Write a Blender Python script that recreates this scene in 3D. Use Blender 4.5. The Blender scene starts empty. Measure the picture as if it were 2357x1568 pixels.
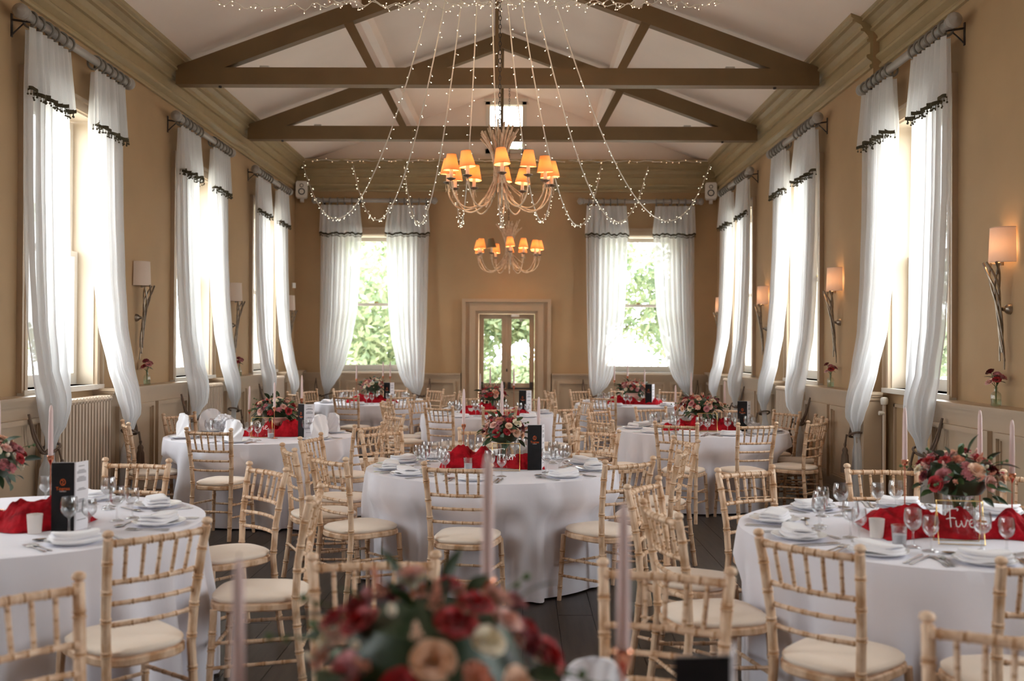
import bpy, math, random
from mathutils import Vector, Matrix
sin, cos, pi, R = math.sin, math.cos, math.pi, math.radians
scn = bpy.context.scene
COL = scn.collection

# ------------------------------------------------------------------ camera
cam_d = bpy.data.cameras.new('camera'); cam = bpy.data.objects.new('camera', cam_d); COL.objects.link(cam)
cam_d.sensor_fit = 'HORIZONTAL'; cam_d.sensor_width = 36.0; cam_d.lens = 36.0 * 2291 / 2357
cam.matrix_world = (Matrix.Translation((0, 0, 1.6)) @ Matrix.Rotation(R(.61), 4, 'Z')
                    @ Matrix.Rotation(R(90.475), 4, 'X') @ Matrix.Rotation(R(.3), 4, 'Z'))
cam_d.clip_start = .05; cam_d.clip_end = 300
cam_d.dof.use_dof = True; cam_d.dof.focus_distance = 7.7; cam_d.dof.aperture_fstop = 2.0
scn.camera = cam

# ------------------------------------------------------------------ world, exposure
wd = bpy.data.worlds.new('overcast'); scn.world = wd; wd.use_nodes = True
wd.node_tree.nodes['Background'].inputs[0].default_value = (.93, .965, 1, 1)
wd.node_tree.nodes['Background'].inputs[1].default_value = 7.0
vs = scn.view_settings
vs.view_transform = 'Standard'; vs.look = 'None'; vs.gamma = 1; vs.use_curve_mapping = False; vs.exposure = 0.84
cy = scn.cycles
cy.max_bounces = 10; cy.diffuse_bounces = 6; cy.glossy_bounces = 4; cy.transmission_bounces = 8
cy.transparent_max_bounces = 32; cy.caustics_reflective = False; cy.caustics_refractive = False
cy.sample_clamp_indirect = 6.0

# ------------------------------------------------------------------ room numbers (metres)
XL, XR, XRN, YB, YF = -3.98, 3.37, 3.46, 17.3, -2.6
XC = (XL + XR) / 2
RIDGE, SLOPE = 6.12, .364
def zc(x): return RIDGE - SLOPE * abs(x - XC)
WY = (8.55, 11.95, 15.2)                      # window centres on the side walls in view
WYX = (1.85, 5.2)                             # the row of windows goes on beside the camera; the end wall behind it is plain
SILL, HEAD, OW = 1.25, 3.70, .65              # side windows
STEP = 9.62                                   # where the right wall steps back
BWX = (-2.57, 2.02); BSILL, BHEAD = 1.2, 3.58

# ------------------------------------------------------------------ materials
def mat(name, col, rough=.6, metal=0, var=0, scale=8, bump=0, bscale=60, spec=.5, sheen=0, stretch=None, col2=None, trans=0, emit=None, estr=0):
    m = bpy.data.materials.new(name); m.use_nodes = True
    nt = m.node_tree; b = nt.nodes['Principled BSDF']
    b.inputs['Base Color'].default_value = (*col, 1); b.inputs['Roughness'].default_value = rough
    b.inputs['Metallic'].default_value = metal; b.inputs['Specular IOR Level'].default_value = spec
    if sheen: b.inputs['Sheen Weight'].default_value = sheen
    if emit: b.inputs['Emission Color'].default_value = (*emit, 1); b.inputs['Emission Strength'].default_value = estr
    if var or col2 or bump:
        tc = nt.nodes.new('ShaderNodeTexCoord'); mp = nt.nodes.new('ShaderNodeMapping')
        nt.links.new(tc.outputs['Object'], mp.inputs[0])
        if stretch: mp.inputs['Scale'].default_value = stretch
    if var or col2:
        n = nt.nodes.new('ShaderNodeTexNoise'); n.inputs['Scale'].default_value = scale; n.inputs['Detail'].default_value = 4
        nt.links.new(mp.outputs[0], n.inputs[0])
        cr = nt.nodes.new('ShaderNodeValToRGB'); nt.links.new(n.outputs[0], cr.inputs[0])
        c2 = col2 or tuple(max(0, c * (1 - var)) for c in col)
        c1 = col if col2 else tuple(min(1, c * (1 + var)) for c in col)
        cr.color_ramp.elements[0].position = .33; cr.color_ramp.elements[1].position = .58
        cr.color_ramp.elements[0].color = (*c2, 1); cr.color_ramp.elements[1].color = (*c1, 1)
        nt.links.new(cr.outputs[0], b.inputs['Base Color'])
    if bump:
        n2 = nt.nodes.new('ShaderNodeTexNoise'); n2.inputs['Scale'].default_value = bscale; n2.inputs['Detail'].default_value = 3
        nt.links.new(mp.outputs[0], n2.inputs[0])
        bp = nt.nodes.new('ShaderNodeBump'); bp.inputs['Strength'].default_value = bump; bp.inputs['Distance'].default_value = .01
        nt.links.new(n2.outputs[0], bp.inputs['Height']); nt.links.new(bp.outputs[0], b.inputs['Normal'])
    return m
def mix_mat(name, parts, bump=0, bscale=40):
    """parts: list of (kind, colour, weight); kinds diffuse, translucent, transparent, glossy"""
    m = bpy.data.materials.new(name); m.use_nodes = True; nt = m.node_tree
    nt.nodes.remove(nt.nodes['Principled BSDF']); out = nt.nodes['Material Output']
    cur = None; acc = 0
    bp = None
    if bump:
        n2 = nt.nodes.new('ShaderNodeTexNoise'); n2.inputs['Scale'].default_value = bscale
        tc = nt.nodes.new('ShaderNodeTexCoord'); nt.links.new(tc.outputs['Object'], n2.inputs[0])
        bp = nt.nodes.new('ShaderNodeBump'); bp.inputs['Strength'].default_value = bump; bp.inputs['Distance'].default_value = .01
        nt.links.new(n2.outputs[0], bp.inputs['Height'])
    for kind, c, w in parts:
        s = nt.nodes.new({'diffuse': 'ShaderNodeBsdfDiffuse', 'translucent': 'ShaderNodeBsdfTranslucent',
                          'transparent': 'ShaderNodeBsdfTransparent', 'glossy': 'ShaderNodeBsdfGlossy'}[kind])
        s.inputs[0].default_value = (*c, 1)
        if bp and kind in ('diffuse', 'translucent'): nt.links.new(bp.outputs[0], s.inputs['Normal'])
        if cur is None: cur, acc = s, w
        else:
            mx = nt.nodes.new('ShaderNodeMixShader'); mx.inputs[0].default_value = w / (acc + w); acc += w
            nt.links.new(cur.outputs[0], mx.inputs[1]); nt.links.new(s.outputs[0], mx.inputs[2]); cur = mx
    nt.links.new(cur.outputs[0], out.inputs[0]); return m
def glass_mat(name, tint=(1, 1, 1), gloss=.6, base=.03):
    m = bpy.data.materials.new(name); m.use_nodes = True; nt = m.node_tree
    nt.nodes.remove(nt.nodes['Principled BSDF']); out = nt.nodes['Material Output']
    t = nt.nodes.new('ShaderNodeBsdfTransparent'); t.inputs[0].default_value = (*tint, 1)
    g = nt.nodes.new('ShaderNodeBsdfGlossy'); g.inputs['Roughness'].default_value = .03
    lw = nt.nodes.new('ShaderNodeLayerWeight'); lw.inputs[0].default_value = .35
    ma = nt.nodes.new('ShaderNodeMath'); ma.operation = 'MULTIPLY_ADD'; ma.inputs[1].default_value = gloss; ma.inputs[2].default_value = base
    nt.links.new(lw.outputs['Facing'], ma.inputs[0])
    mx = nt.nodes.new('ShaderNodeMixShader'); nt.links.new(ma.outputs[0], mx.inputs[0])
    nt.links.new(t.outputs[0], mx.inputs[1]); nt.links.new(g.outputs[0], mx.inputs[2]); nt.links.new(mx.outputs[0], out.inputs[0])
    return m
def emit_mat(name, col, s):
    m = bpy.data.materials.new(name); m.use_nodes = True; b = m.node_tree.nodes['Principled BSDF']
    b.inputs['Base Color'].default_value = (*col, 1)
    b.inputs['Emission Color'].default_value = (*col, 1); b.inputs['Emission Strength'].default_value = s
    return m

M = dict(
    wall=mat('wall_paint', (.45, .298, .16), .75, var=.04, scale=1.5, bump=.05, bscale=90),
    trim=mat('woodwork_paint', (.47, .35, .24), .42, var=.03, scale=3),
    cornice=mat('cornice_paint', (.40, .30, .16), .5, var=.03),
    beam=mat('beam_paint', (.20, .125, .058), .55, var=.06, scale=2),
    ceiling=mat('ceiling_paint', (.92, .79, .70), .85, var=.03, scale=.8, bump=.04),
    frame=mat('window_paint', (.74, .68, .60), .4),
    reveal=mat('reveal_paint', (.62, .52, .40), .6),
    floor=mat('dark_floorboard', (.030, .021, .016), .36, spec=.35, var=.35, scale=3, stretch=(12, 1, 1), bump=.08, bscale=30),
    subfloor=mat('floor_joint', (.012, .01, .009), .8),
    wood=mat('limewashed_wood', (.77, .56, .395), .5, scale=26, col2=(.50, .285, .15), stretch=(1, 1, .4), bump=.1, bscale=80),
    wood_groove=mat('bare_wood', (.47, .26, .125), .55),
    cushion=mat('ivory_cushion', (.86, .74, .63), .7, var=.03, scale=5, sheen=.2),
    cloth=mat('white_linen', (.78, .765, .84), .85, var=.015, scale=3, bump=.25, bscale=7, sheen=.1),
    napkin=mat('white_napkin', (.84, .83, .87), .85, bump=.15, bscale=20, sheen=.15),
    plate=mat('white_china', (.82, .82, .83), .18),
    steel=mat('polished_steel', (.62, .60, .58), .2, metal=1),
    copper=mat('copper', (.75, .33, .2), .22, metal=1),
    gold=mat('brass', (.83, .6, .25), .25, metal=1),
    pewter=mat('antique_silver', (.30, .25, .20), .38, metal=1, var=.2, scale=30),
    twig=mat('painted_twig', (.74, .60, .44), .5, scale=20, col2=(.48, .34, .21)),
    dark=mat('dark_metal', (.05, .04, .035), .5),
    candle=mat('pale_pink_wax', (.74, .57, .555), .5, spec=.3),
    wick=mat('wick', (.2, .15, .1), .8),
    white=mat('white_plastic', (.75, .72, .68), .4),
    black=mat('black_cone', (.012, .012, .012), .5),
    menu=mat('charcoal_card', (.013, .012, .013), .6, var=.2, scale=20, spec=.2),
    page=mat('white_card', (.78, .76, .80), .6),
    ink=mat('grey_ink', (.25, .24, .27), .7),
    orange=mat('copper_foil', (.75, .13, .02), .4, emit=(.8, .15, .02), estr=0),
    sign=mat('white_lettering', (.9, .88, .86), .5),
    urn=mat('blush_plaster', (.78, .52, .44), .7, var=.08, scale=14, bump=.2),
    gauze=mat('red_gauze', (.36, .006, .014), .85, var=.35, scale=18, bump=.6, bscale=45, spec=.15),
    ribbon=mat('pink_ribbon', (.6, .16, .2), .6),
    rod=mat('grey_pole', (.36, .33, .30), .38, var=.05),
    ring=mat('grey_ring', (.22, .20, .175), .4),
    fringe=mat('olive_fringe', (.06, .045, .02), .8),
    tassel=mat('brown_tassel', (.13, .085, .06), .8, var=.2, scale=60, stretch=(1, 1, .1)),
    rad=mat('radiator_paint', (.60, .48, .37), .4),
    sleeve=mat('ivory_sleeve', (.8, .7, .55), .5),
    pane=glass_mat('window_glass', (.98, .99, .98), .25, .02),
    glass=glass_mat('drinking_glass', (.97, .975, .98), .75, .05),
    vase=glass_mat('vase_glass', (.90, .90, .90), .6, .08),
    bottle=glass_mat('bottle_glass', (.86, .92, .86), .55, .06),
    frost=mat('frosted_glass', (.78, .72, .68), .35),
    curtain=mix_mat('sheer_curtain', [('diffuse', (.84, .83, .82), .46), ('translucent', (.90, .91, .94), .45), ('transparent', (1, 1, 1), .09)], .08, 60),
    shade=mix_mat('amber_shade', [('diffuse', (.80, .43, .2), .90), ('translucent', (.80, .27, .07), .10)]),
    shade_in=mat('shade_lining', (.85, .8, .72), .7),
    shade_off=mat('unlit_shade', (.25, .17, .09), .7),
    drum=mix_mat('linen_shade', [('diffuse', (.80, .68, .58), .8), ('translucent', (.80, .48, .28), .2)], .1, 120),
    bulb=emit_mat('warm_bulb', (1, .72, .42), 18),
    led=emit_mat('fairy_led', (1, .70, .45), 2.2),
    ledcool=emit_mat('fairy_led_tip', (.98, .92, .70), 3),
    wire=mat('clear_wire', (.78, .70, .60), .35),
    grass=mat('pale_terrace', (.62, .60, .53), .9, var=.06, scale=1.2),
    bark=mat('bark', (.12, .09, .07), .9, var=.3, scale=8),
    stem=mat('green_stem', (.07, .13, .04), .6),
)
LEAFM = [mat('leaf_dark', (.022, .05, .018), .45), mat('leaf_mid', (.05, .10, .03), .5), mat('leaf_grey', (.10, .15, .11), .6)]
OUTLEAF = [mix_mat('tree_leaf_%d' % i, [('diffuse', c, .6), ('translucent', c, .4)]) for i, c in enumerate([(.36, .42, .25), (.46, .49, .30), (.24, .31, .19)])]
PET = dict(red=(.42, .008, .015), wine=(.20, .006, .018), blush=(.80, .50, .43), peach=(.85, .58, .42), pink=(.55, .20, .22), cream=(.86, .78, .62), coral=(.70, .30, .20))
PM = {k: mat('petal_' + k, c, .6, var=.08, scale=9, sheen=.2) for k, c in PET.items()}

# ------------------------------------------------------------------ mesh builder
class MB:
    def __init__(s): s.v = []; s.f = []; s.groove = set()
    def add(s, vs, fs):
        o = len(s.v); s.v += [tuple(p) for p in vs]; s.f += [tuple(i + o for i in f) for f in fs]; return s
    def box(s, x0, y0, z0, x1, y1, z1):
        return s.add([(x0, y0, z0), (x1, y0, z0), (x1, y1, z0), (x0, y1, z0), (x0, y0, z1), (x1, y0, z1), (x1, y1, z1), (x0, y1, z1)],
                     [(3, 2, 1, 0), (4, 5, 6, 7), (0, 1, 5, 4), (1, 2, 6, 5), (2, 3, 7, 6), (3, 0, 4, 7)])
    def prism(s, poly, a, b):
        """poly of 3-D points, extruded from +a to +b (vectors)"""
        n = len(poly); va = [Vector(p) + Vector(a) for p in poly]; vb = [Vector(p) + Vector(b) for p in poly]
        return s.add(va + vb, [tuple(range(n))[::-1], tuple(range(n, 2 * n))] + [(i, (i + 1) % n, n + (i + 1) % n, n + i) for i in range(n)])
    def tube(s, pts, rad, n=8, cap=True, closed=False, flat=1.0):
        pts = [Vector(p) for p in pts]; k = len(pts)
        rads = rad if isinstance(rad, (list, tuple)) else [rad] * k
        up = None; vs = []; fs = []
        for i, p in enumerate(pts):
            if closed: t = pts[(i + 1) % k] - pts[i - 1]
            else: t = (pts[min(i + 1, k - 1)] - pts[max(i - 1, 0)])
            if t.length < 1e-9: t = Vector((0, 0, 1))
            t.normalize()
            if up is None: up = Vector((0, 0, 1)) if abs(t.z) < .9 else Vector((1, 0, 0))
            a = t.cross(up)
            if a.length < 1e-6: a = t.cross(Vector((0, 1, 0)))
            a.normalize(); b = a.cross(t).normalized(); up = b
            for j in range(n):
                q = 2 * pi * j / n; vs.append(p + a * (cos(q) * rads[i]) + b * (sin(q) * rads[i] * flat))
        m = k if closed else k - 1
        for i in range(m):
            i2 = (i + 1) % k
            for j in range(n):
                j2 = (j + 1) % n; fs.append((i * n + j, i * n + j2, i2 * n + j2, i2 * n + j))
        if cap and not closed: fs += [tuple(range(n))[::-1], tuple(range((k - 1) * n, k * n))]
        return s.add(vs, fs)
    def lathe(s, prof, n=16, o=(0, 0, 0), arc=2 * pi, a0=0):
        vs = []; fs = []; full = abs(arc - 2 * pi) < 1e-6; m = n if full else n + 1
        for r, z in prof:
            for j in range(m):
                q = a0 + arc * j / n; vs.append((o[0] + r * cos(q), o[1] + r * sin(q), o[2] + z))
        for i in range(len(prof) - 1):
            for j in range(n):
                j2 = (j + 1) % m; fs.append((i * m + j, i * m + j2, (i + 1) * m + j2, (i + 1) * m + j))
        return s.add(vs, fs)
    def ball(s, c, r, n=8, m=5, sz=1):
        return s.lathe([(max(1e-4, r * sin(pi * i / m)), -r * sz * cos(pi * i / m)) for i in range(m + 1)], n, c)
    def grid(s, fn, nu, nv, wrap=False):
        vs = [fn(i / nu, j / nv) for j in range(nv + 1) for i in range(nu + (0 if wrap else 1))]; w = nu + (0 if wrap else 1)
        fs = [(j * w + i, j * w + (i + 1) % w, (j + 1) * w + (i + 1) % w, (j + 1) * w + i) for j in range(nv) for i in range(nu)]
        return s.add(vs, fs)
    def mesh(s, name, m, smooth=35):
        me = bpy.data.meshes.new(name); me.from_pydata(s.v, [], s.f); me.materials.append(M[m] if isinstance(m, str) else m)
        if smooth:
            me.polygons.foreach_set('use_smooth', [True] * len(me.polygons))
            try: me.set_sharp_from_angle(angle=R(smooth))
            except Exception: pass
        if s.groove:
            me.materials.append(M['wood_groove'])
            for i in s.groove: me.polygons[i].material_index = 1
        me.update(); return me
    def obj(s, name, m, parent=None, smooth=35, **k): return ob(name, s.mesh(name, m, smooth), parent, **k)
def ob(name, me, parent=None, loc=None, rot=None, scale=None):
    o = bpy.data.objects.new(name, me); COL.objects.link(o)
    if parent: o.parent = parent
    if loc: o.location = loc
    if rot: o.rotation_euler = rot
    if scale: o.scale = (scale,) * 3 if isinstance(scale, (int, float)) else scale
    return o
def tag(o, label, cat, group=None, kind=None):
    o['label'] = label; o['category'] = cat
    if group: o['group'] = group
    if kind: o['kind'] = kind
    return o
def thing(name, label, cat, loc=(0, 0, 0), rz=0, group=None, kind=None):
    return tag(ob(name, None, None, loc, (0, 0, rz)), label, cat, group, kind)
def stuff(o): o['kind'] = 'stuff'; return o
def struct(o, label, cat): o['kind'] = 'structure'; o['label'] = label; o['category'] = cat; return o
def copies(parts, root):
    for n, me, *t in parts: ob(n, me, root, *t)
def crom(pts, k=6):
    """Catmull-Rom through the points"""
    P = [Vector(p) for p in pts]; P = [P[0] * 2 - P[1]] + P + [P[-1] * 2 - P[-2]]; out = []
    for i in range(1, len(P) - 2):
        for j in range(k):
            t = j / k; a, b, c, d = P[i - 1:i + 3]
            out.append(.5 * ((2 * b) + (c - a) * t + (2 * a - 5 * b + 4 * c - d) * t * t + (3 * b - a - 3 * c + d) * t ** 3))
    return out + [P[-2]]
def lerpk(keys, z):
    """piecewise-linear over (z, a, b...) keys sorted by falling z"""
    for a, b in zip(keys, keys[1:]):
        if z >= b[0]:
            t = (a[0] - z) / (a[0] - b[0]); t = max(0, min(1, t)); t = t * t * (3 - 2 * t) * .4 + t * .6
            return [a[i] + (b[i] - a[i]) * t for i in range(1, len(a))]
    return list(keys[-1][1:])

# ================================================================== the room
random.seed(3)
fl = MB().box(XL - .4, YF - .4, -.25, XRN + .4, YB + .4, -.022).obj('floor', 'subfloor', smooth=0)
struct(fl, 'dark stained timber floor of the dining hall', 'floor')
bw = .21; row = 0; x = XL; bmesh_ = {}
while x < XRN:
    y = YF - (row * 1.13) % 2.6
    while y < YB:
        y0, y1 = max(y, YF), min(y + 2.6, YB)
        if y1 - y0 > .05:
            key = round(y1 - y0, 2)
            if key not in bmesh_:
                bmesh_[key] = MB().box(.0015, .0015, -.022, bw - .0015, key - .0015, 0).mesh('floor_board', 'floor', 0)
            ob('floor_board', bmesh_[key], fl, (x, y0, random.uniform(-.0008, 0)))
        y += 2.6
    row += 1; x += bw

def wall_mesh(openings, a0, a1, z1, f):
    """boxes along a with openings; f(a0,a1,z0,z1,mb)"""
    mb = MB(); a = a0
    for o0, o1, s0, s1 in sorted(openings):
        f(mb, a, o0, 0, z1); f(mb, o0, o1, 0, s0); f(mb, o0, o1, s1, z1); a = o1
    f(mb, a, a1, 0, z1); return mb
TH = .36
opn = [(y - OW, y + OW, SILL, HEAD) for y in WYX + WY]
w = wall_mesh(opn, YF - TH, YB + TH, 4.85, lambda mb, a, b, z0, z1: mb.box(XL - TH, a, z0, XL, b, z1)).obj('wall_left', 'wall', smooth=0)
struct(w, 'taupe painted left wall with tall windows', 'wall')
WYR = (8.72,) + WY[1:]
opn = [(y - OW, y + OW, SILL, HEAD) for y in WYX + WYR]
def rw(mb, a, b, z0, z1):
    if b <= STEP: mb.box(XRN, a, z0, XRN + TH, b, z1)
    elif a >= STEP: mb.box(XR, a, z0, XRN + TH, b, z1)
    else: mb.box(XRN, a, z0, XRN + TH, STEP, z1); mb.box(XR, STEP, z0, XRN + TH, b, z1)
w = wall_mesh(opn, YF - TH, YB + TH, 4.85, rw).obj('wall_right', 'wall', smooth=0)
struct(w, 'taupe painted right wall with tall windows and sconces', 'wall')
DX0, DX1, DZ = -.77, .21, 2.21                # double door opening
opn = [(x - OW, x + OW, BSILL, BHEAD) for x in BWX] + [(DX0, DX1, 0, DZ)]
mb = wall_mesh(opn, XL - TH, XRN + TH, 4.8, lambda mb, a, b, z0, z1: mb.box(a, YB, z0, b, YB + TH, z1) if z1 > z0 else None)
GX0, GX1, GZ0, GZ1 = -.66, .05, 5.0, 5.92
def gp(pts): mb.prism([(x, YB, z) for x, z in pts], (0, 0, 0), (0, TH, 0))
gp([(XL - .1, 4.8), (GX0, 4.8), (GX0, zc(GX0) + .1), (XL - .1, zc(XL - .1) + .1)])
gp([(GX1, 4.8), (XRN + .1, 4.8), (XRN + .1, zc(XRN + .1) + .1), (GX1, zc(GX1) + .1)])
gp([(GX0, 4.8), (GX1, 4.8), (GX1, GZ0), (GX0, GZ0)])
gp([(GX0, GZ1), (GX1, GZ1), (GX1, zc(GX1) + .1), (XC, RIDGE + .1), (GX0, zc(GX0) + .1)])
w = mb.obj('wall_back', 'wall', smooth=0); struct(w, 'taupe end wall with double door and two windows', 'wall')
gm = MB()
for pts in ([(XL + .01, 4.76), (GX0, 4.76), (GX0, zc(GX0)), (XL + .01, zc(XL))], [(GX1, 4.76), (XR - .01, 4.76), (XR - .01, zc(XR)), (GX1, zc(GX1))],
            [(GX0, 4.76), (GX1, 4.76), (GX1, GZ0), (GX0, GZ0)], [(GX0, GZ1), (GX1, GZ1), (GX1, zc(GX1)), (XC, RIDGE), (GX0, zc(GX0))]):
    gm.prism([(x, YB - .006, z) for x, z in pts], (0, 0, 0), (0, .01, 0))
g = gm.obj('gable_plaster', 'ceiling', w, smooth=0)
mb = MB().box(XL - TH, YF - TH, 0, XRN + TH, YF, 4.8)
mb.prism([(XL - .1, YF, 4.8), (XRN + .1, YF, 4.8), (XC, YF, RIDGE + .2)], (0, -TH, 0), (0, 0, 0))
struct(mb.obj('wall_front', 'wall', smooth=0), 'plain end wall behind the camera', 'wall')
cl = MB()
for sx, xe in ((-1, XL - .5), (1, XRN + .5)):
    cl.prism([(XC, YF - TH, RIDGE), (xe, YF - TH, zc(xe)), (xe, YF - TH, zc(xe) + .15), (XC, YF - TH, RIDGE + .15)], (0, 0, 0), (0, YB - YF + 2 * TH, 0))
struct(cl.obj('ceiling', 'ceiling', smooth=0), 'pale vaulted plaster ceiling rising to a ridge', 'ceiling')

# --- cornice
PROF = [(0, 4.33), (.03, 4.33), (.036, 4.35), (.03, 4.365), (.014, 4.37), (.014, 4.39), (.06, 4.425), (.066, 4.445), (.06, 4.46), (.03, 4.465), (.03, 4.58), (.06, 4.585), (.06, 4.61), (.045, 4.615), (.05, 4.64), (.085, 4.68), (.12, 4.69), (.12, 4.71), (.10, 4.715), (.115, 4.745), (.165, 4.775), (.20, 4.78), (.20, 4.80), (.185, 4.805), (.215, 4.825), (.215, 4.86), (0, 4.86)]
def run(name, prof, p0, p1, inward, label, m='cornice', m0=0, m1=0):
    mb = MB(); d = (Vector(p1) - Vector(p0)).normalized(); n = Vector(inward); k = len(prof); vs = []
    for P, s in ((Vector(p0), m0), (Vector(p1), -m1)):
        for o, z in prof: q = P + n * o + d * (s * o); vs.append((q.x, q.y, z))
    mb.add(vs, [tuple(range(k)), tuple(range(k, 2 * k))[::-1]] + [(i, k + i, k + (i + 1) % k, (i + 1) % k) for i in range(k)])
    return struct(mb.obj(name, m, smooth=0), label, 'moulding')
run('trim_1', PROF, (XL, YF, 0), (XL, YB, 0), (1, 0, 0), 'stepped cornice moulding along the top of the left wall', m1=1)
run('trim_2', PROF, (XR, STEP, 0), (XR, YB, 0), (-1, 0, 0), 'stepped cornice along the far part of the right wall', m1=1)
run('trim_3', PROF, (XRN, YF, 0), (XRN, STEP, 0), (-1, 0, 0), 'stepped cornice along the near part of the right wall')
run('trim_4', PROF, (XL, YB, 0), (XR, YB, 0), (0, -1, 0), 'stepped cornice along the top of the end wall', m0=1, m1=1)

# --- roof trusses and purlins
def truss(y, label):
    t = thing('roof_truss', label, 'roof truss', (XC, y, 4.53), 0, 'timber roof trusses'); hw = (XR - XL) / 2 - .1; d = .075
    MB().box(-hw, -d, 0, hw, d, .19).obj('tie_beam', 'beam', t, 0)
    for s in (-1, 1):
        zu = lambda x: 5.83 - SLOPE * abs(x) - 4.53
        MB().prism([(0, 0, zu(0)), (s * hw, 0, zu(hw)), (s * hw, 0, zu(hw) + .21), (0, 0, zu(0) + .21)], (0, -.06, 0), (0, .06, 0)).obj('rafter', 'beam', t, 0)
        MB().prism([(s * 1.33, 0, .17), (s * 1.43, 0, .17), (s * 1.72, 0, zu(1.72) + .03), (s * 1.62, 0, zu(1.62) + .03)], (0, -.05, 0), (0, .05, 0)).obj('strut', 'beam', t, 0)
        MB().box(s * 2.6 - .05, -.03, .19, s * 2.6 + .05, .03, .222).obj('uplight', 'white', t, 0)
        MB().lathe([(.018, -.02), (.018, 0)], 8, (s * 3.1, 0, 0)).obj('bolt', 'dark', t, 0)
    MB().tube([(0, 0, .15), (0, 0, zu(0) + .1)], .022, 8).obj('king_rod', 'beam', t)
truss(8.15, 'brown roof truss nearest the camera, wound with fairy lights')
truss(11.1, 'brown roof truss in front of the chandelier chain, nearer of two in view')
truss(14.0, 'brown roof truss farther back, nearest the end wall')
for i, s in enumerate((-1, 1)):
    x = XC + s * 1.56; o = MB().box(x - .05, YF, zc(x) - .16, x + .05, YB, zc(x) + .02).obj('purlin', 'ceiling', None, 0)
    struct(o, 'pale ceiling purlin on the %s slope' % ('left', 'right')[i], 'purlin')

# --- windows (local frame: x along the wall, y outward, z up)
def ARCH(mb, hw, z0, z1, wd=.12, d=.035):
    for a, b, t in ((0, .045, d), (.045, .09, d * .7), (.09, wd, d * 1.35)):
        mb.box(-hw - b, -t, z0, -hw - a, .02, z1 + b); mb.box(hw + a, -t, z0, hw + b, .02, z1 + b); mb.box(-hw - a, -t, z1 + a, hw + a, .02, z1 + b)
NW = [0]
def window(loc, rz, hw, z0, z1, label, apron=True, portal=True):
    NW[0] += 1
    t = thing('window_%d' % NW[0], label, 'window', loc, rz, None, 'structure')
    mb = MB(); ARCH(mb, hw, z0 - .02, z1); mb.obj('architrave', 'trim', t, 0)
    mb = MB(); mb.box(-hw, .0, z0, -hw + .012, TH, z1); mb.box(hw - .012, 0, z0, hw, TH, z1); mb.box(-hw, 0, z1 - .012, hw, TH, z1); mb.obj('reveal_lining', 'reveal', t, 0)
    MB().box(-hw - .1, -.06, z0 - .045, hw + .1, TH, z0).obj('window_sill', 'frame', t, 0)
    zm = (z0 + z1) / 2 - .03
    for nm, a, b, y in (('upper_sash', zm - .02, z1 - .03, .2), ('lower_sash', z0 + .005, zm + .03, .15)):
        s = MB(); s.box(-hw + .02, y, a, -hw + .085, y + .045, b); s.box(hw - .085, y, a, hw - .02, y + .045, b)
        s.box(-hw + .085, y, b - (.05 if nm[0] == 'l' else .07), hw - .085, y + .045, b); s.box(-hw + .085, y, a, hw - .085, y + .045, a + (.05 if nm[0] == 'u' else .1))
        so = s.obj(nm, 'frame', t, 0)
        MB().box(-hw + .08, y + .02, a + .045, hw - .08, y + .024, b - .045).obj('pane', 'pane', so, 0)
    MB().box(-.03, .14, zm + .03, .03, .16, zm + .055).obj('sash_catch', 'gold', t, 0)
    if apron:
        mb = MB(); x0, x1, a, b = -hw + .1, hw - .1, .3, z0 - .14
        for q in ((x0, a, x1, a + .03), (x0, b - .03, x1, b), (x0, a, x0 + .03, b), (x1 - .03, a, x1, b)): mb.box(q[0], -.02, q[1], q[2], 0, q[3])
        mb.obj('apron_moulding', 'trim', t, 0)
    if portal:
        ld = bpy.data.lights.new('sky_portal', 'AREA'); ld.shape = 'RECTANGLE'; ld.size = 2 * hw; ld.size_y = z1 - z0; ld.cycles.is_portal = True
        lo = bpy.data.objects.new('sky_portal', ld); COL.objects.link(lo)
        lo.matrix_world = Matrix.Translation(loc) @ Matrix.Rotation(rz, 4, 'Z') @ Matrix.Translation((0, TH + .02, (z0 + z1) / 2)) @ Matrix.Rotation(R(-90), 4, 'X')
    return t
near = ('nearest', 'middle', 'farthest')
for i, y in enumerate(WY): window((XL, y, 0), R(90), OW, SILL, HEAD, 'tall sash window in left wall, %s of the three' % near[i])
for i, y in enumerate(WYR): window((XR if y > STEP else XRN, y, 0), R(-90), OW, SILL, HEAD, 'tall sash window in right wall, %s of the three' % near[i])
for i, x in enumerate(BWX): window((x, YB, 0), 0, OW, BSILL, BHEAD, 'sash window in end wall %s of the double door' % ('left', 'right')[i])
for y in WYX:
    for s, xx, rz in (('left', XL, 90), ('right', XRN, -90)):
        window((xx, y, 0), R(rz), OW, SILL, HEAD, 'tall sash window in the %s wall %s' % (s, 'beside the camera' if y < 3 else 'just out of view'))
# gable light
NW[0] += 1
t = thing('window_%d' % NW[0], 'small square window high in the gable', 'window', ((GX0 + GX1) / 2, YB, GZ0), 0, None, 'structure')
hw, hh = (GX1 - GX0) / 2, GZ1 - GZ0
mb = MB(); e = .075; mb.box(-hw, -.03, 0, -hw + e, .12, hh); mb.box(hw - e, -.03, 0, hw, .12, hh); mb.box(-hw, -.03, 0, hw, .12, e); mb.box(-hw, -.03, hh - e, hw, .12, hh)
mb.box(-hw - .03, -.05, hh - .02, hw + .03, .05, hh + .03); mb.box(-hw, .05, hh * .42, hw, .1, hh * .47); mb.obj('casement', 'frame', t, 0)
for a, b in ((e, hh * .42), (hh * .47, hh - e)): MB().box(-hw + e, .07, a, hw - e, .075, b).obj('pane', 'pane', t, 0)

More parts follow.
